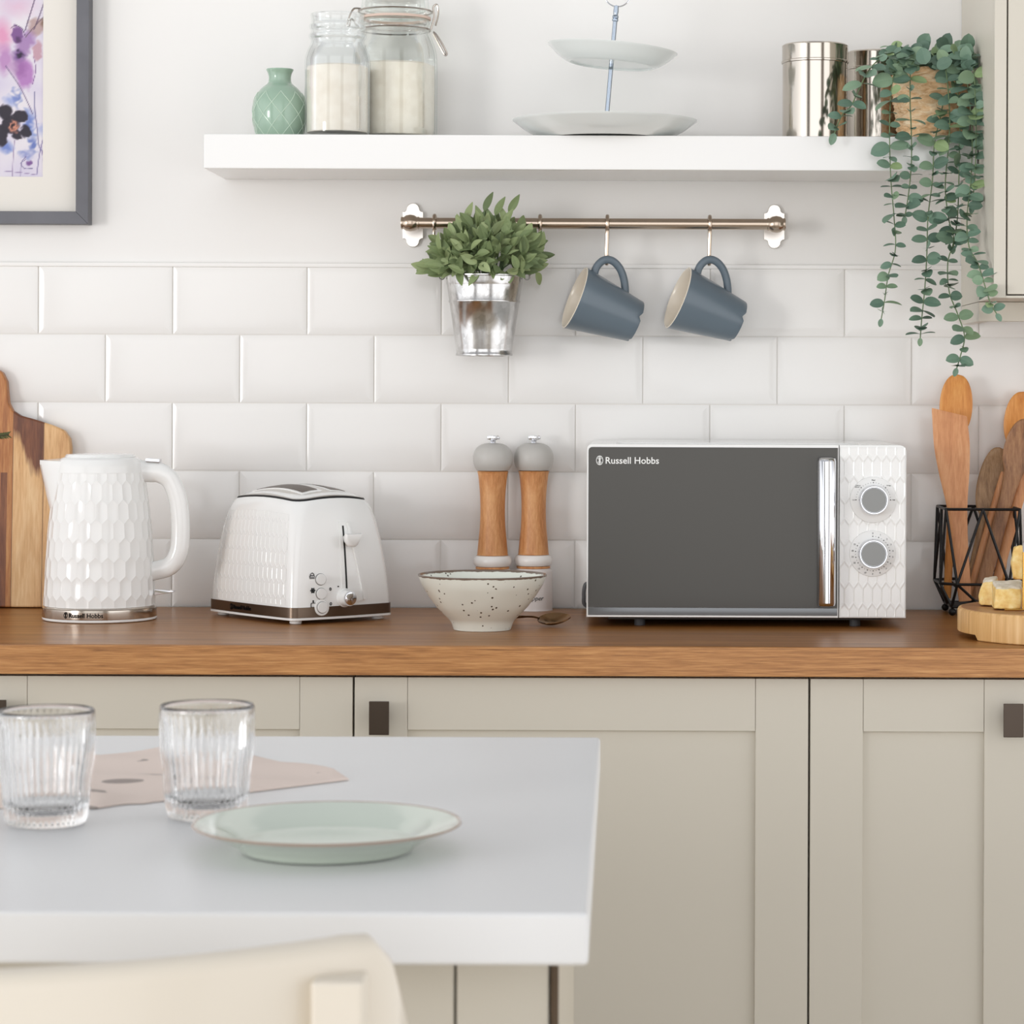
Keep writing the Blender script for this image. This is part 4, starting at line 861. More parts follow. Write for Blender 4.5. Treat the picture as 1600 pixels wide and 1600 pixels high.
for S in (0, n0):
    for i in range(nr):
        for k_ in range(na): fs.append((S + i * na + k_, S + i * na + (k_ + 1) % na, S + (i + 1) * na + (k_ + 1) % na, S + (i + 1) * na + k_))
for k_ in range(na): fs.append((nr * na + k_, nr * na + (k_ + 1) % na, n0 + nr * na + (k_ + 1) % na, n0 + nr * na + k_))
b.add(vs, fs); obj('spoon_bowl', b, BRONZE, t, sharp=60)
b = MB(); b.tube(crom([(-0.021, 0.005, 0.0108), (-0.032, 0.009, 0.0125), (-0.055, 0.018, 0.011), (-0.10, 0.036, 0.006), (-0.135, 0.05, 0.0042)], 5), [0.0024] * 8 + [0.0032] * 13, 10, flat=0.6); obj('spoon_handle', b, BRONZE, t, sharp=60)
# ================================================================ MICROWAVE
MX0, MX1, MG = -0.0507, 0.3899, 0.2973; MZ0, MZ1 = 0.0140, 0.2525
t = thing('microwave', 'white microwave with a dark mirrored door and two chrome dials', 'microwave', (0, 0, CZ))
b = MB()
bm = bmesh.new(); bmesh.ops.create_cube(bm, size=1)
for v in bm.verts: v.co = Vector(((MX0 + MX1) / 2 + v.co.x * (MX1 - MX0), -0.1625 + v.co.y * 0.301, (MZ0 + MZ1) / 2 + v.co.z * (MZ1 - MZ0)))
bmesh.ops.bevel(bm, geom=[e for e in bm.edges if abs((e.verts[0].co - e.verts[1].co).y) > 0.1 and e.verts[0].co.z > 0.1], offset=0.009, segments=5, profile=0.5, affect='EDGES')
bmesh.ops.bevel(bm, geom=[e for e in bm.edges if e.calc_face_angle(0) > 0.6], offset=0.0012, segments=2, profile=0.5, affect='EDGES')
b.bm(bm); obj('housing', b, GLOSSW, t)
b = MB(); b.prism([(x, y) for x, y in rr_xz(MX0 + 0.04, MX1 - 0.06, -0.27, -0.05, 0.02)], 0.0, 0.0012, 0.0008, 2, Matrix.Translation((0, 0, MZ1 + 0.0008)) @ Matrix.Rotation(PI / 2, 4, 'X') @ Matrix.Scale(1, 4)); 
b.v = [(x, v2, z) for x, v2, z in b.v]
o_top = MB(); o_top.add([(x, y, MZ1 + (0.0012 if k_ < 28 else 0.0)) for k_, (x, y) in enumerate(rr_xz(MX0 + 0.04, MX1 - 0.06, -0.27, -0.05, 0.02))] + [(x, y, MZ1 - 0.001) for x, y in rr_xz(MX0 + 0.038, MX1 - 0.058, -0.272, -0.048, 0.021)], [tuple(range(28))] + [(i, (i + 1) % 28, 28 + (i + 1) % 28, 28 + i) for i in range(28)])
obj('top_emboss', o_top, GLOSSW, t)
b = MB(); b.box(MX0 + 0.03, MX1 - 0.03, -0.295, -0.03, 0.0085, MZ0 - 0.0002); obj('underside', b, mat('dark underside', (70, 66, 62), 0.6), t)
for px in (1001, 1337):
    for y in (-0.292, -0.06):
        b = MB(); b.cyl((PX(px, -0.29), y, 0.0), 0.0075, 0.009, seg=20); obj('foot', b, mat('foot rubber', (62, 62, 64), 0.6), t)
DF, DB = -0.330, -0.3135
def rtl(x0, x1, z0, z1, r, right=False):
    q = [(x1 - (r if right else 0), z1)] if not right else []
    arc = lambda cx, cz_, a0: [(cx + r * math.cos(a0 + PI / 2 * k_ / 5), cz_ + r * math.sin(a0 + PI / 2 * k_ / 5)) for k_ in range(6)]
    if right: return [(x0, z0), (x1, z0)] + arc(x1 - r, z1 - r, 0) + [(x0, z1)]
    return [(x0, z0), (x1, z0), (x1, z1)] + arc(x0 + r, z1 - r, PI / 2)
b = MB(); b.prism(rtl(MX0, MG - 0.0008, MZ0, MZ1, 0.007), DF + 0.001, DB, 0.0008); door = obj('door', b, GLOSSW, t)
t2 = NT('mirrored door glass'); t2.b.inputs['Base Color'].default_value = lin((72, 70, 66)); t2.b.inputs['Roughness'].default_value = 0.3; t2.b.inputs['Metallic'].default_value = 0.3; DOORG = t2.m
b = MB(); b.prism(rtl(MX0 + 0.0022, MG - 0.0022, MZ0 + 0.0135, MZ1 - 0.004, 0.005), DF, DB, 0.0003); tag(obj('door_glass', b, DOORG, door), 'dark grey mirrored glass')
b = MB(); b.prism([(MX0 + 0.0022, MZ0 + 0.0028), (MG - 0.0022, MZ0 + 0.0028), (MG - 0.0022, MZ0 + 0.0133), (MX0 + 0.0022, MZ0 + 0.0133)], DF + 0.0003, DB, 0.0004); tag(obj('door_strip', b, mat('grey gloss strip', (112, 114, 116), 0.1, 0.6), door), 'lighter grey strip along the bottom')
hx0, hx1 = 0.2662, 0.2918; hz0, hz1 = P(1290, 949, -0.345).z - CZ, P(1290, 714, -0.345).z - CZ
sec = []
for k_ in range(13):
    a = PI * k_ / 12; sec.append(((hx0 + hx1) / 2 + (hx1 - hx0) / 2 * math.cos(a), -0.012 - 0.014 * math.sin(a) ** 0.8))
b = MB(); rings = []
for z_, s_, o_ in ((hz0, 0.8, 0.5), (hz0 + 0.002, 0.94, 0.85), (hz0 + 0.006, 1, 1), (hz1 - 0.006, 1, 1), (hz1 - 0.002, 0.94, 0.85), (hz1, 0.8, 0.5)):
    cx = (hx0 + hx1) / 2; rings.append([(cx + (x - cx) * s_, DF + 0.001 + y * o_, z_) for x, y in sec] + [(hx0 + (cx - hx0) * (1 - s_), DF + 0.002, z_), (hx1 - (hx1 - cx) * (1 - s_), DF + 0.002, z_)])
b.loft([r[:13] + [r[13], r[14]] for r in rings]); tag(obj('handle', b, CHROME, door, sharp=40), 'chrome vertical bar handle')
b = MB(); lx = (P(988, 719.5, DF).x, P(988, 719.5, DF).z - CZ); M_ = Matrix.Translation((lx[0], DF - 0.0003, lx[1])) @ FRONT
text(b, 'Russell Hobbs', 0.0735, M_, 0.0003, bold=0.01); emblem(b, -0.0450, 0.0125, M_); tag(obj('logo', b, mat('white print', (240, 240, 238), 0.5), door, sharp=0), 'white lettered logo')
b = MB(); b.prism(rtl(MG + 0.0004, MX1, MZ0, MZ1, 0.009, True), DF + 0.0022, DB, 0.0008); cpn = obj('control_panel', b, GLOSSW, t)
def pfn(u, v, d): return (MG + 0.0012 + (MX1 - MG - 0.0032) * u / 7, DF + 0.0008 + d, MZ0 + 0.002 + (MZ1 - MZ0 - 0.0055) * v)
b = MB(); hexskin(b, pfn, 7, 8, 0.0006, wrap=False, inset=0.8); obj('honeycomb_relief', b, GLOSSW, cpn, sharp=0)
def dial(px, py, marks):
    c = P(px, py, DF); x, z = c.x, c.z - CZ
    b = MB(); M_ = Matrix.Translation((x, DF + 0.001, z)) @ Matrix.Rotation(PI / 2, 4, 'X')
    b.lathe([(0, 0), (0.0318, 0), (0.0316, 0.0016), (0.031, 0.0019), (0, 0.0019)], 56, M_); ds = obj('dial_disc', b, SATINW, cpn)
    b = MB(); b.lathe([(0.0, 0.0015), (0.0208, 0.0015), (0.0208, 0.006), (0.0200, 0.0135), (0.0188, 0.0152), (0.0176, 0.0152), (0.0168, 0.0140), (0, 0.0140)], 56, M_); kn = tag(obj('dial_knob', b, CHROME, t), 'chrome dial knob')
    b = MB(); b.lathe([(0, 0.0139), (0.0166, 0.0139), (0.0166, 0.0146), (0, 0.0146)], 48, M_); tag(obj('dial_face', b, mat('grey dial face', (126, 126, 124), 0.3, 0.7), kn), 'grey metal face')
    b = MB()
    for k_ in range(marks[0]):
        a = marks[1] + marks[2] * k_; big = k_ % marks[3] == 0
        b.cyl((x + 0.0238 * math.sin(a), DF - 0.0008, z + 0.0238 * math.cos(a)), 0.00075 if big else 0.0004, 0.0004, 'Y', 8)
    for a, s_, rad, hgt in marks[4]:
        text(b, s_, None, Matrix.Translation((x + rad * math.sin(a), DF - 0.0011, z + rad * math.cos(a))) @ FRONT, 0.0001, height=hgt)
    obj('dial_markings', b, INK, ds, sharp=0)
D_ = math.radians
dial(1364.5, 781, (21, D_(-90), D_(9), 5, [(D_(-90), 'Low', 0.0268, 0.0017), (D_(-47), 'Defrost', 0.0290, 0.0016), (D_(-52), 'M.Low', 0.0285, 0.0016), (0, 'Med', 0.0272, 0.0019), (D_(47), 'M.High', 0.0288, 0.0018), (D_(90), 'High', 0.0282, 0.0020)]))
nums = [(0, '0'), (22, '1'), (44, '2'), (63, '3'), (82, '4'), (99, '5'), (118, '6'), (138, '7'), (159, '8'), (180, '9'), (201, '10'), (222, '15'), (243, '20'), (261, '25'), (278, '30'), (297, '35')]
dial(1363.5, 865, (32, 0, D_(9.9), 2, [(D_(a), s_, 0.0281, 0.0022) for a, s_ in nums]))
b = MB(); b.tube(crom([(MX0 + 0.001, -0.03, 0.04), (MX0 - 0.006, -0.03, 0.036), (MX0 - 0.008, -0.028, 0.02), (MX0 - 0.004, -0.025, 0.0045), (MX0 + 0.03, -0.02, 0.0035)], 6), 0.003, 8); obj('power_cord', b, mat('grey cord', (90, 90, 92), 0.5), t)
# ================================================================ UTENSIL BASKET
W1 = wood('orange beech', (186, 110, 44), (214, 142, 66), (228, 166, 92), (8, 8, 0.8), 10, 0.45)
W2 = wood('tan beech', (186, 122, 78), (208, 146, 98), (222, 168, 122), (8, 8, 0.8), 10, 0.5)
W3 = wood('brown acacia', (108, 72, 48), (150, 106, 72), (180, 136, 96), (8, 8, 1.2), 10, 0.5)
W4 = wood('grey brown olive wood', (118, 88, 60), (156, 122, 86), (184, 150, 112), (8, 8, 1.5), 12, 0.5)
bz = CZ; yf, yk = -0.128, -0.022
xT0, xT1 = PX(1478, yf), PX(1595, yf)
t = thing('utensil_basket', 'black geometric wire basket full of wooden utensils, right of the microwave', 'basket', ((xT0 + xT1) / 2, (yf + yk) / 2, bz))
hwT = (xT1 - xT0) / 2; hdT = (yk - yf) / 2; zT = P(1540, 796, yf).z - bz; zM = P(1540, 913, yf).z - bz; zB = 0.013
b = MB(); wr = 0.0021
rot4 = [Matrix.Rotation(PI / 2 * k_, 4, 'Z') for k_ in range(4)]
hs = (hwT + hdT) / 2
for R_ in rot4:
    A, B_ = Vector((-hs, -hs, zT)), Vector((hs, -hs, zT)); Mid = (A + B_) / 2
    m0, m1_ = Vector((-hs + 0.016, -hs - 0.006, zM)), Vector((hs - 0.016, -hs - 0.006, zM)); n1_ = rot4[1] @ m0
    c0, c1 = Vector((-hs + 0.010, -hs + 0.010, zB)), Vector((hs - 0.010, -hs + 0.010, zB)); cm = (c0 + c1) / 2
    for p_, q_ in ((A, B_), (A, m0), (Mid, m0), (Mid, m1_), (B_, m1_), (m0, m1_), (m1_, n1_), (c0, c1), (m0, c0), (m0, cm), (m1_, cm), (m1_, c1)):
        b.tube([R_ @ p_, R_ @ q_], wr, 8)
obj('frame', b, WIRE, t)
b = MB(); b.box(-hs + 0.011, hs - 0.011, -hs + 0.011, hs - 0.011, zB - 0.0015, zB + 0.001); obj('base_plate', b, WIRE, t)
for sx in (-1, 1):
    for sy in (-1, 1):
        b = MB(); b.lathe([(0.0055 * math.sin(PI * k_ / 10), 0.0055 - 0.0055 * math.cos(PI * k_ / 10)) for k_ in range(11)], 16, Matrix.Translation((sx * (hs - 0.011), sy * (hs - 0.011), 0))); obj('ball_foot', b, WIRE, t, sharp=60)
def utensil(name, m, top, bot, y, prof, label, cat, roll=0.0, dish=0.0, skew=0.0, lean=0.0):
    """prof: (fraction from the bottom, half width m, half thickness m)"""
    p0, p1 = P(*bot, y), P(*top, y - lean); zfl = bz + zB + 0.007
    if p0.z < zfl:
        f_ = (zfl - p0.z) / (p1.z - p0.z); p0 = p0.lerp(p1, f_)
    ax = (p1 - p0); L_ = ax.length; ax.normalize(); fr = Vector((math.sin(roll), -math.cos(roll), 0)); fr = (fr - ax * fr.dot(ax)).normalized(); sd = fr.cross(ax)
    sd = -sd if sd.x < 0 else sd
    cs = crom([(q[1], q[2], q[0]) for q in prof], 5); rings = []
    for q in cs:
        r = []
        for k_ in range(20):
            a = 2 * PI * k_ / 20; u = math.cos(a) * q.x; dd = dish * (1 - math.cos(a) ** 2) * max(0, q.x - 0.008) * 1.2
            r.append(sd * u + fr * (math.sin(a) * q.y - dd) + ax * (q.z * L_ + skew * u * (1 if q.z > 0.97 else 0)))
        rings.append(r)
    b = MB(); b.loft(rings); o = obj(name, b, m, loc=p0, sharp=60); return tag(o, label, cat, 'wooden utensils in the wire basket')
def SPN(w, hw_=0.006, n0_=0.70):
    fc, hh = (n0_ + 1.0) / 2 + 0.01, (1.0 - n0_) / 2 - 0.01
    q = [(0, hw_ * 0.9, 0.0045), (0.1, hw_, 0.005), (n0_ - 0.12, hw_, 0.005), (n0_ - 0.02, hw_ * 1.15, 0.005)]
    for k_ in range(1, 11): q.append((fc - hh * math.cos(PI * k_ / 10), max(w * math.sin(PI * k_ / 10) ** 0.85, hw_ * 1.3 if k_ < 5 else 0.0008), 0.0055 if k_ < 9 else 0.0035 if k_ < 10 else 0.001))
    return q
utensil('wooden_spoon', W1, (1496, 585), (1480, 935), -0.045, SPN(0.0245), 'orange wooden spoon standing behind the flat spatula in the wire basket', 'spoon', dish=0.25)
utensil('wooden_spatula', W2, (1483, 644), (1508, 940), -0.104, [(0, 0.009, 0.0025), (0.1, 0.0105, 0.003), (0.3, 0.0115, 0.003), (0.5, 0.0152, 0.003), (0.68, 0.0225, 0.003), (0.82, 0.0262, 0.0028), (0.94, 0.0258, 0.0025), (0.995, 0.0250, 0.002), (1.0, 0.0245, 0.0012)], 'flat tan wooden spatula with a slanted tip, foremost at the left of the wire basket', 'spatula', skew=-0.32, lean=-0.02)
utensil('wooden_spoon', W4, (1562, 699), (1508, 940), -0.058, SPN(0.0215, 0.0062, 0.52), 'greyish brown wooden spoon leaning right in the middle of the wire basket', 'spoon', dish=0.4)
utensil('wooden_spoon', W3, (1606, 655), (1527, 945), -0.083, SPN(0.0235, 0.0105, 0.66), 'thick dark brown wooden spoon leaning right across the wire basket', 'spoon', dish=0.3)
utensil('wooden_spoon', W1, (1600, 612), (1560, 935), -0.034, SPN(0.0245), 'orange wooden spoon at the right edge, behind the dark brown one', 'spoon', dish=0.25)
utensil('wooden_stick', W2, (1612, 700), (1550, 935), -0.066, [(0, 0.0065, 0.005), (0.3, 0.0075, 0.0055), (0.7, 0.009, 0.005), (0.97, 0.010, 0.004), (1, 0.007, 0.002)], 'plain tan wooden handle at the far right of the wire basket', 'utensil')
utensil('wooden_stick', W2, (1570, 738), (1511, 945), -0.071, [(0, 0.006, 0.004), (0.3, 0.0065, 0.0045), (0.7, 0.0065, 0.0045), (0.97, 0.006, 0.004), (1, 0.004, 0.002)], 'slim tan wooden handle between the two brown spoons in the basket', 'utensil')
# ================================================================ CHEESE BOARD
BAMBOO = wood('bamboo edge', (196, 146, 84), (220, 174, 112), (236, 198, 142), (9, 9, 0.35), 8, 0.45, 0, 5, 0.05)
BAMTOP = wood('bamboo top', (140, 96, 58), (168, 120, 78), (190, 142, 98), (1.0, 9, 9), 10, 0.4)
bx, by2, br = 0.600, -0.441, 0.152
t = thing('cheese_board', 'thick round bamboo cheese board at the right front of the worktop', 'board', (bx, by2, CZ))
def cut(a, z): return 1.0
b = MB(); b.lathe([(0, 0.0), (br - 0.022, 0.0), (br - 0.0012, 0.0), (br, 0.0012), (br, 0.004), (br, 0.0078), (br, 0.0345), (br - 0.0015, 0.0375), (br - 0.004, 0.038), (0, 0.038)], 160)
for i, v in enumerate(b.v):      # finger notch under the left edge
    a = math.atan2(v[1], -v[0])
    if abs(a) < 0.44 and v[2] < 0.0077 and math.hypot(v[0], v[1]) > br - 0.03: b.v[i] = (v[0] * 0.997, v[1] * 0.997, 0.0072)
obj('disc', b, BAMBOO, t, sharp=30)
b = MB(); b.lathe([(0, 0.0378), (br - 0.005, 0.0378), (br - 0.0052, 0.0384), (0, 0.0384)], 96); tag(obj('top_surface', b, BAMTOP, t), 'darker brown top face')
def cheesemat():
    t = NT('soft cheese'); n = t.noise(t.coord(), 70, 5, 0.6); g = t.n('ShaderNodeNewGeometry'); sp = t.n('ShaderNodeSeparateXYZ'); tc = t.n('ShaderNodeTexCoord')
    t.l(t.ramp(n, [(0.3, (222, 170, 88)), (0.5, (240, 204, 126)), (0.7, (250, 228, 168))]), t.b.inputs['Base Color']); t.b.inputs['Roughness'].default_value = 0.5
    t.b.inputs['Subsurface Weight'].default_value = 0.15; t.b.inputs['Subsurface Scale'].default_value = 0.01; t.bump(n, 0.35, 0.002); return t.m
CHEESE = cheesemat(); RIND = mat('white rind', (236, 226, 208), 0.85, bump=(160, 0.6, 0.002), vary=((204, 190, 164), 80))
def chunk(hull, label, rind=True, seed=0, name='cheese_wedge'):
    zt_ = CZ + 0.0388
    def lump(pts, amp, sub):
        bm = bmesh.new()
        for p_ in pts: bm.verts.new(p_)
        r_ = bmesh.ops.convex_hull(bm, input=bm.verts[:]); bmesh.ops.delete(bm, geom=[g for g in r_['geom_interior'] if isinstance(g, bmesh.types.BMVert)], context='VERTS')
        bmesh.ops.bevel(bm, geom=bm.edges[:], offset=0.002, segments=2, profile=0.5, affect='EDGES'); bmesh.ops.triangulate(bm, faces=bm.faces[:])
        for _ in range(sub): bmesh.ops.subdivide_edges(bm, edges=[e for e in bm.edges if e.calc_length() > 0.004], cuts=1); bmesh.ops.triangulate(bm, faces=bm.faces[:])
        for v in bm.verts:
            q = mnoise.noise_vector((v.co + Vector((seed, 0, 0))) * 120); v.co += q * amp
        return bm
    c = sum((Vector(p_) for p_ in hull), Vector()) / len(hull); c.z = min(p_[2] for p_ in hull)
    t = thing(name, label, 'cheese', c, group='cheese on the round board')
    loc_ = [Vector(p_) - c for p_ in hull]
    b = MB(); b.bm(lump(loc_, 0.0011, 3)); obj('paste', b, CHEESE, t, sharp=60)
    if rind:
        zs_ = max(p_.z for p_ in loc_); tp = [p_ for p_ in loc_ if p_.z > zs_ * 0.6]; cx_ = sum(tp, Vector()) / len(tp)
        b = MB(); b.bm(lump([cx_ + (p_ - cx_) * 0.97 + Vector((0, 0, d_)) for p_ in tp for d_ in (-0.003, 0.0022)], 0.0014, 3)); tag(obj('rind', b, RIND, t, sharp=60), 'white mouldy rind')
zc = CZ + 0.0392
def cp3(px, py, y): q = P(px, py, y); return (q.x, q.y, q.z)
def cc3(px, y, h): return (PX(px, y) if False else P(px, 940, y).x, y, zc + h)
chunk([cc3(1553, -.49, 0.001), cc3(1596, -.495, 0.001), cc3(1596, -.45, 0.001), cc3(1550, -.452, 0.001), cc3(1555, -.484, .0275), cc3(1596, -.487, .028), cc3(1597, -.448, .0355), cc3(1550, -.445, .0335)], 'front wedge of yellow cheese with white rind on the round board', seed=1)
chunk([cc3(1530, -.425, 0.001), cc3(1556, -.438, 0.001), cc3(1560, -.39, 0.001), cc3(1533, -.39, 0.001), cc3(1528, -.42, .012), cc3(1535, -.42, .031), cc3(1554, -.434, .034), cc3(1560, -.395, .036), cc3(1538, -.395, .034)], 'smaller left piece of yellow cheese next to the front wedge', seed=2)
chunk([cc3(1584, -.44, .0365), cc3(1599, -.44, .0362), cc3(1599, -.405, .036), cc3(1582, -.405, .0365), cc3(1580, -.435, .060), cc3(1584, -.435, .0795), cc3(1597, -.435, .081), cc3(1597, -.405, .081), cc3(1583, -.41, .078), cc3(1579, -.41, .058)], 'upper piece of cheese stacked on the front wedge', rind=False, seed=3)
chunk([cc3(1606, -.44, 0.001), cc3(1660, -.44, 0.001), cc3(1660, -.38, 0.001), cc3(1606, -.38, 0.001), cc3(1608, -.43, .034), cc3(1658, -.43, .034), cc3(1658, -.39, .036), cc3(1608, -.39, .036)], 'rear block of cheese behind the brass slicer', seed=4) if False else None
BRASS = mat('brass', (206, 160, 84), 0.22, 1.0)
sx_ = P(1598.5, 920, -0.50).x
t = thing('cheese_slicer', 'brass cheese slicer upright beside the cheese at the right edge', 'slicer', (sx_, -0.503, zc - 0.0002))
b = MB(); b.box(0, 0.055, -0.0006, 0.0006, 0.001, 0.072, 0.0004); obj('blade', b, BRASS, t)
b = MB(); b.tube([(0, 0, 0.0016), (0, 0, 0.077)], 0.0015, 8); b.tube([(-0.025, -0.003, 0.0015), (0, 0, 0.0015), (0.055, 0, 0.0015)], 0.0013, 8); obj('rim', b, BRASS, t)
# ================================================================ ISLAND
CZ = 0.9
t = thing('kitchen_island', 'white topped kitchen island in the left foreground', 'island', (-0.8, -1.91, 0))
LAM = mat('white laminate', (232, 232, 232), 0.35, spec=0.3)
b = MB(); b.box(-0.78, 0.779, -0.425, 0.42, 0.8665, CZ, 0.0035, 3); obj('top', b, LAM, t)
b = MB(); b.box(-0.74, 0.755, -0.29, 0.405, 0.0, 0.866)
obj('body', b, SAGEIN, t)
b = MB(); x = 0.752
while x > -0.74:
    x0 = max(-0.74, x - 0.0638); b.box(x0 + 0.0008, x - 0.0008, -0.302, -0.2905, 0.06, 0.866, 0.0015); x = x0 - 0.0001
obj('panelling', b, SAGE, t)
b = MB(); b.box(0.7525, 0.7575, -0.304, -0.29, 0.0, 0.866, 0.001); tag(obj('corner_trim', b, mat('dark trim', (84, 66, 46), 0.5), t), 'dark brown corner trim')
CZ += 0.0004
# ---- glasses
CLEAR = mat('drinking glass', (252, 252, 252), 0.0, trans=1.0, ior=1.45)
def tumbler(px, py, d, label, first=None):
    y = d - DW; c = P(px, py, y)
    if first: return dup(first, (c.x, y, CZ), label)
    t = thing('ribbed_tumbler', label, 'glass', (c.x, y, CZ), group='ribbed tumblers on the island')
    H_ = 0.086; RO = [(0.0255, 0), (0.0285, 0.0012), (0.0300, 0.005), (0.0318, 0.02), (0.0328, 0.034), (0.0338, 0.042), (0.0350, 0.049), (0.0356, 0.06), (0.0358, 0.075), (0.0358, H_ - 0.001)]
    o = [(q.x, q.z) for q in crom([(r, 0, z) for r, z in RO], 4)]
    inn = [(r - 0.0021, z) for r, z in o if z > 0.012][::-1]
    prof = [(0, 0.001)] + o + [(0.0350, H_)] + inn + [(0.02, 0.0095), (0, 0.009)]; no = len(o) + 1
    n_ = 44; b = MB(); vs = []; seg = n_ * 6
    idx = [0]
    def fn(a, z): return 1.0
    b.lathe(prof, seg)
    # flutes on the outer wall only
    st = 1
    for i in range(len(o)):
        for k_ in range(seg):
            v = b.v[st + i * seg + k_]; z = v[2]; amp = 0.036 * min(1, max(0, (z - 0.001) / 0.004)) * min(1, max(0, (H_ - 0.004 - z) / 0.006)); f_ = 1 + amp * (abs(math.cos(n_ / 2 * (2 * PI * k_ / seg))) - 0.64)
            b.v[st + i * seg + k_] = (v[0] * f_, v[1] * f_, z)
    obj('glass', b, CLEAR, t, sharp=70); return t
g1 = tumbler(323, 1280, 2.03, 'ribbed clear tumbler on the island between the napkin and the plate')
tumbler(72, 1290, 1.995, 'ribbed clear tumbler on the island at the left edge of the photo', g1)
# ---- plate
def mintmat():
    t = NT('mint glaze'); sp = t.n('ShaderNodeSeparateXYZ'); tc = t.n('ShaderNodeTexCoord'); t.l(tc.outputs['Object'], sp.inputs[0])
    r = t.math('SQRT', t.math('ADD', t.math('POWER', sp.outputs[0], 2.0), t.math('POWER', sp.outputs[1], 2.0)))
    e = t.math('GREATER_THAN', t.math('ADD', r, t.math('MULTIPLY', t.math('SUBTRACT', t.noise(t.coord(), 60, 2), 0.5), 0.0015)), 0.0922)
    t.l(t.mix(e, lin((206, 215, 203)), lin((170, 152, 138))), t.b.inputs['Base Color']); t.b.inputs['Roughness'].default_value = 0.14; t.b.inputs['Coat Weight'].default_value = 0.4; return t.m
cpz = P(511, 1330, 1.885 - DW)
b = MB(); pl = crom([(0.055, 0, 0.0), (0.060, 0, 0.001), (0.066, 0, 0.006), (0.078, 0, 0.0125), (0.0935, 0, 0.0185), (0.0942, 0, 0.0200), (0.0930, 0, 0.0205), (0.078, 0, 0.0150), (0.066, 0, 0.0092), (0.058, 0, 0.0062), (0.03, 0, 0.0055), (0, 0, 0.0055)], 5)
b.lathe([(0, 0.002), (0.052, 0.002), (0.053, 0.0)] + [(max(0, q.x), q.z) for q in pl], 120)
tag(obj('side_plate', b, mintmat(), loc=(cpz.x, 1.885 - DW, CZ), sharp=60), 'pale mint green side plate with a brown rim on the white island', 'plate')
# ---- napkin
def clothmat():
    t = NT('blush linen'); v = t.coord(); n = t.noise(v, 22, 2, 0.4, 0.6)
    sc = t.n('ShaderNodeTexVoronoi'); sc.inputs['Scale'].default_value = 16; mp = t.coord((1.0, 2.2, 1), (0, 0, 0.6)); t.l(mp, sc.inputs['Vector'])
    m_ = t.math('MULTIPLY', t.math('LESS_THAN', sc.outputs['Distance'], 0.3), t.math('GREATER_THAN', n, 0.48))
    t.l(t.mix(t.math('MULTIPLY', m_, 0.8), lin((230, 214, 204)), lin((138, 128, 124))), t.b.inputs['Base Color']); t.b.inputs['Roughness'].default_value = 0.9
    t.bump(t.noise(t.coord((1, 1, 1)), 500, 2), 0.2, 0.0008); return t.m
def onisland(px, py):
    dx, dy = px - VX, py - VY; dy0 = dy - dx * ROLL; d = (CAMZ - CZ) * F / dy0; q = P(px, py, d - DW); return Vector((q.x, q.y, 0))
cA, cB, cCc, cD = onisland(545, 1219), onisland(150, 1263), onisland(-60, 1262), onisland(330, 1166)
cD2 = onisland(60, 1190)
org = (cA + cB) / 2
b = MB(); nu, nv = 60, 30; top_ = []; 
def edge_pt(u, v):
    front = [cA, onisland(395, 1238), cB, cCc]; back = [cA + Vector((-0.004, 0.012, 0)), onisland(420, 1188), cD, cD2]
    def along(p_, s_): k_ = min(2.999, s_ * 3); i = int(k_); return p_[i].lerp(p_[i + 1], k_ - i)
    return along(front, u).lerp(along(back, u), v)
vs = []; fs = []
for lay in (0, 1):
    for j in range(nv + 1):
        for i in range(nu + 1):
            q = edge_pt(i / nu, j / nv) - org; e_ = min(1, min(i, nu - i) / 3, min(j, nv - j) / 3)
            h = 0.0012 + 0.0035 * e_ + 0.0035 * e_ * max(0, math.sin(q.x * 34 + q.y * 20)) * min(1, i / nu * 2) + 0.002 * e_ * math.sin(q.y * 60 + q.x * 15)
            if i > nu * 0.55 and j < 3: q = q + Vector((0, 0.004 * math.sin(i * 0.9), 0))
            vs.append((q.x, q.y, max(0.0011, h) if lay == 0 else 0.0002))
W_ = nu + 1; n0 = W_ * (nv + 1)
for lay in (0, 1):
    for j in range(nv):
        for i in range(nu): k_ = lay * n0 + j * W_ + i; fs.append((k_, k_ + 1, k_ + W_ + 1, k_ + W_))
per = [i for i in range(W_)] + [j * W_ + nu for j in range(1, nv + 1)] + [nv * W_ + i for i in range(nu - 1, -1, -1)] + [j * W_ for j in range(nv - 1, 0, -1)]
for a, c_ in zip(per, per[1:] + per[:1]): fs.append((a, c_, n0 + c_, n0 + a))
b.add(vs, fs); tag(obj('napkin', b, clothmat(), loc=(org.x, org.y, CZ), sharp=60), 'folded blush linen napkin with a grey leaf print, under the tumblers on the island', 'napkin')
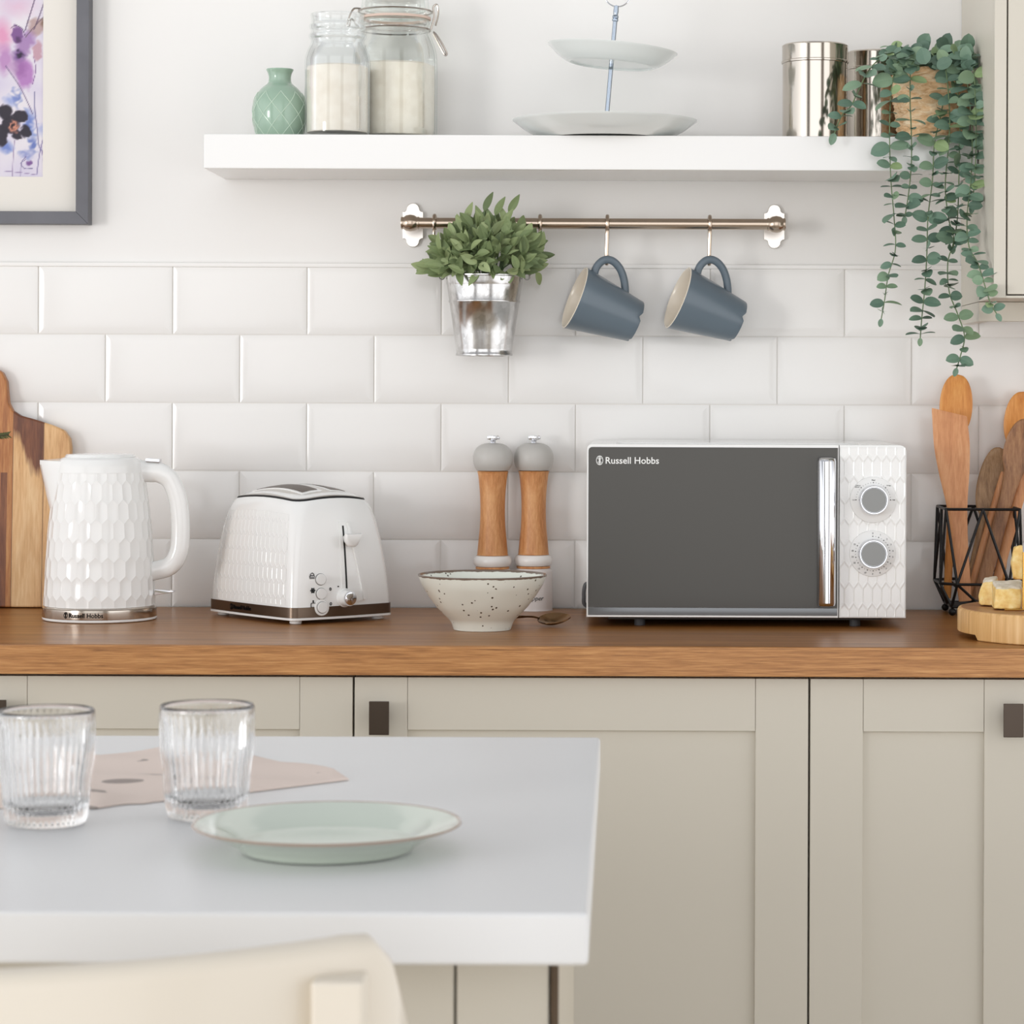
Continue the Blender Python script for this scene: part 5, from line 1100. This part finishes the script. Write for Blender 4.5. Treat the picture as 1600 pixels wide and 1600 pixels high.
# ================================================================ CHAIR
CREAM = mat('cream painted wood', (223, 214, 199), 0.32, coat=0.1)
ccx, ccy = -0.354, -2.20
t = thing('bar_chair', 'cream chair with a curved wooden back in front of the island', 'chair', (ccx, -2.41, 0))
b = MB(); Rc = 0.36; rings = []; A0 = 0.698
nA = 40
for i in range(nA + 1):
    s_ = -1 + 2 * i / nA; a = A0 * s_; e_ = 1 - max(0, abs(s_) - 0.86) / 0.14
    x = Rc * math.sin(a); y = -0.170 + Rc * (1 - math.cos(a)) * 0.9
    zt_ = 0.9265 - 0.0105 * (1 - abs(s_)) + 0.0 - 0.055 * (1 - e_) ** 3; zb_ = 0.775 + 0.03 * abs(s_) ** 2 + 0.05 * (1 - e_) ** 2
    th = 0.011 * (0.55 + 0.45 * min(1, e_ * 2)); r = []
    tx, ty = math.cos(a), math.sin(a)
    for px_, pz_ in [(c_[0], c_[1]) for c_ in rrect(th, (zt_ - zb_) / 2, min(th * 0.95, 0.01), 4)]:
        r.append((x + ty * -px_ * 1.0, y + tx * px_, (zt_ + zb_) / 2 + pz_))
    rings.append(r)
b.loft(rings); obj('backrest', b, CREAM, t, sharp=60)
for s in (-1, 1):
    b = MB(); b.box(s * 0.200 - 0.0145, s * 0.200 + 0.0145, -0.150, -0.118, 0.0, 0.9065, 0.003, 3); obj('leg', b, CREAM, t)
    b = MB(); b.box(s * 0.170 - 0.0145, s * 0.170 + 0.0145, 0.13, 0.16, 0.0, 0.585, 0.003, 3); obj('leg', b, CREAM, t)
b = MB(); b.prism([(x, y) for x, y in rrect(0.205, 0.16, 0.04, 6)], 0.0, 0.028, 0.006, 3, Matrix.Translation((0, 0.015, 0.6155)) @ Matrix.Rotation(PI / 2, 4, 'X')); obj('seat', b, CREAM, t)
# ================================================================ LIGHT, CAMERA
def area(name, loc, target, sx, sy, power, col):
    l = bpy.data.lights.new(name, 'AREA'); l.shape = 'RECTANGLE'; l.size = sx; l.size_y = sy; l.energy = power; l.color = col
    o = bpy.data.objects.new(name, l); C.objects.link(o); o.location = loc
    o.rotation_euler = (Vector(target) - Vector(loc)).to_track_quat('-Z', 'Y').to_euler(); return o
area('window_light', (-5.2, -5.6, 1.50), (-0.1, 0, 1.2), 1.25, 1.5, 100, (1.0, 0.985, 0.97))
w = bpy.data.worlds.new('room_light'); bpy.context.scene.world = w; w.use_nodes = True; nt = w.node_tree
bg = nt.nodes['Background']; tc = nt.nodes.new('ShaderNodeTexCoord'); sp = nt.nodes.new('ShaderNodeSeparateXYZ'); nt.links.new(tc.outputs['Generated'], sp.inputs[0])
def wm(op, a, b_=0.0, clamp=False):
    n_ = nt.nodes.new('ShaderNodeMath'); n_.operation = op; n_.use_clamp = clamp
    for i_, q in enumerate((a, b_)):
        if isinstance(q, bpy.types.NodeSocket): nt.links.new(q, n_.inputs[i_])
        else: n_.inputs[i_].default_value = q
    return n_.outputs[0]
rp = nt.nodes.new('ShaderNodeValToRGB'); nt.links.new(wm('ADD', wm('MULTIPLY', sp.outputs[0], 0.5), 0.5), rp.inputs[0])
stops = [(0.0, (0.70, 0.71, 0.73)), (0.08, (1.0, 1.01, 1.03)), (0.23, (1.0, 1.01, 1.03)), (0.25, (0.12, 0.115, 0.11)), (0.31, (0.14, 0.13, 0.12)), (0.33, (1.1, 1.11, 1.13)), (0.64, (1.1, 1.11, 1.13)), (0.66, (0.12, 0.10, 0.085)), (0.72, (0.12, 0.10, 0.085)), (0.74, (1.05, 1.06, 1.07)), (0.92, (1.0, 1.0, 1.01)), (1.0, (0.8, 0.8, 0.8))]
e = rp.color_ramp.elements
while len(e) < len(stops): e.new(0.5)
for i, (p_, c_) in enumerate(stops): e[i].position = p_; e[i].color = c_ + (1,)
mx = nt.nodes.new('ShaderNodeMix'); mx.data_type = 'RGBA'
nt.links.new(wm('MULTIPLY', wm('SUBTRACT', sp.outputs[2], 0.28), 4.0, True), mx.inputs[0]); nt.links.new(rp.outputs[0], mx.inputs[6]); mx.inputs[7].default_value = (0.30, 0.305, 0.315, 1)
nt.links.new(mx.outputs[2], bg.inputs[0]); bg.inputs[1].default_value = 1.78
cam = bpy.data.cameras.new('camera'); co = bpy.data.objects.new('camera', cam); C.objects.link(co)
co.matrix_world = Matrix.Translation((0, -DW, CAMZ)) @ Matrix.Rotation(-ROLL, 4, 'Y') @ Matrix.Rotation(PI / 2, 4, 'X')
cam.sensor_width = 36; cam.lens = F / 1600 * 36; cam.shift_x = (800 - VX) / 1600; cam.shift_y = (VY - 800) / 1600; cam.clip_start = 0.05
cam.dof.use_dof = True; cam.dof.focus_distance = 3.7; cam.dof.aperture_fstop = 18
sc = bpy.context.scene; sc.camera = co
sc.view_settings.view_transform = 'Standard'; sc.view_settings.look = 'None'; sc.view_settings.gamma = 1; sc.view_settings.use_curve_mapping = False; sc.view_settings.exposure = 0.06
sc.cycles.max_bounces = 14; sc.cycles.transmission_bounces = 14; sc.cycles.glossy_bounces = 5; sc.cycles.diffuse_bounces = 4; sc.cycles.transparent_max_bounces = 8
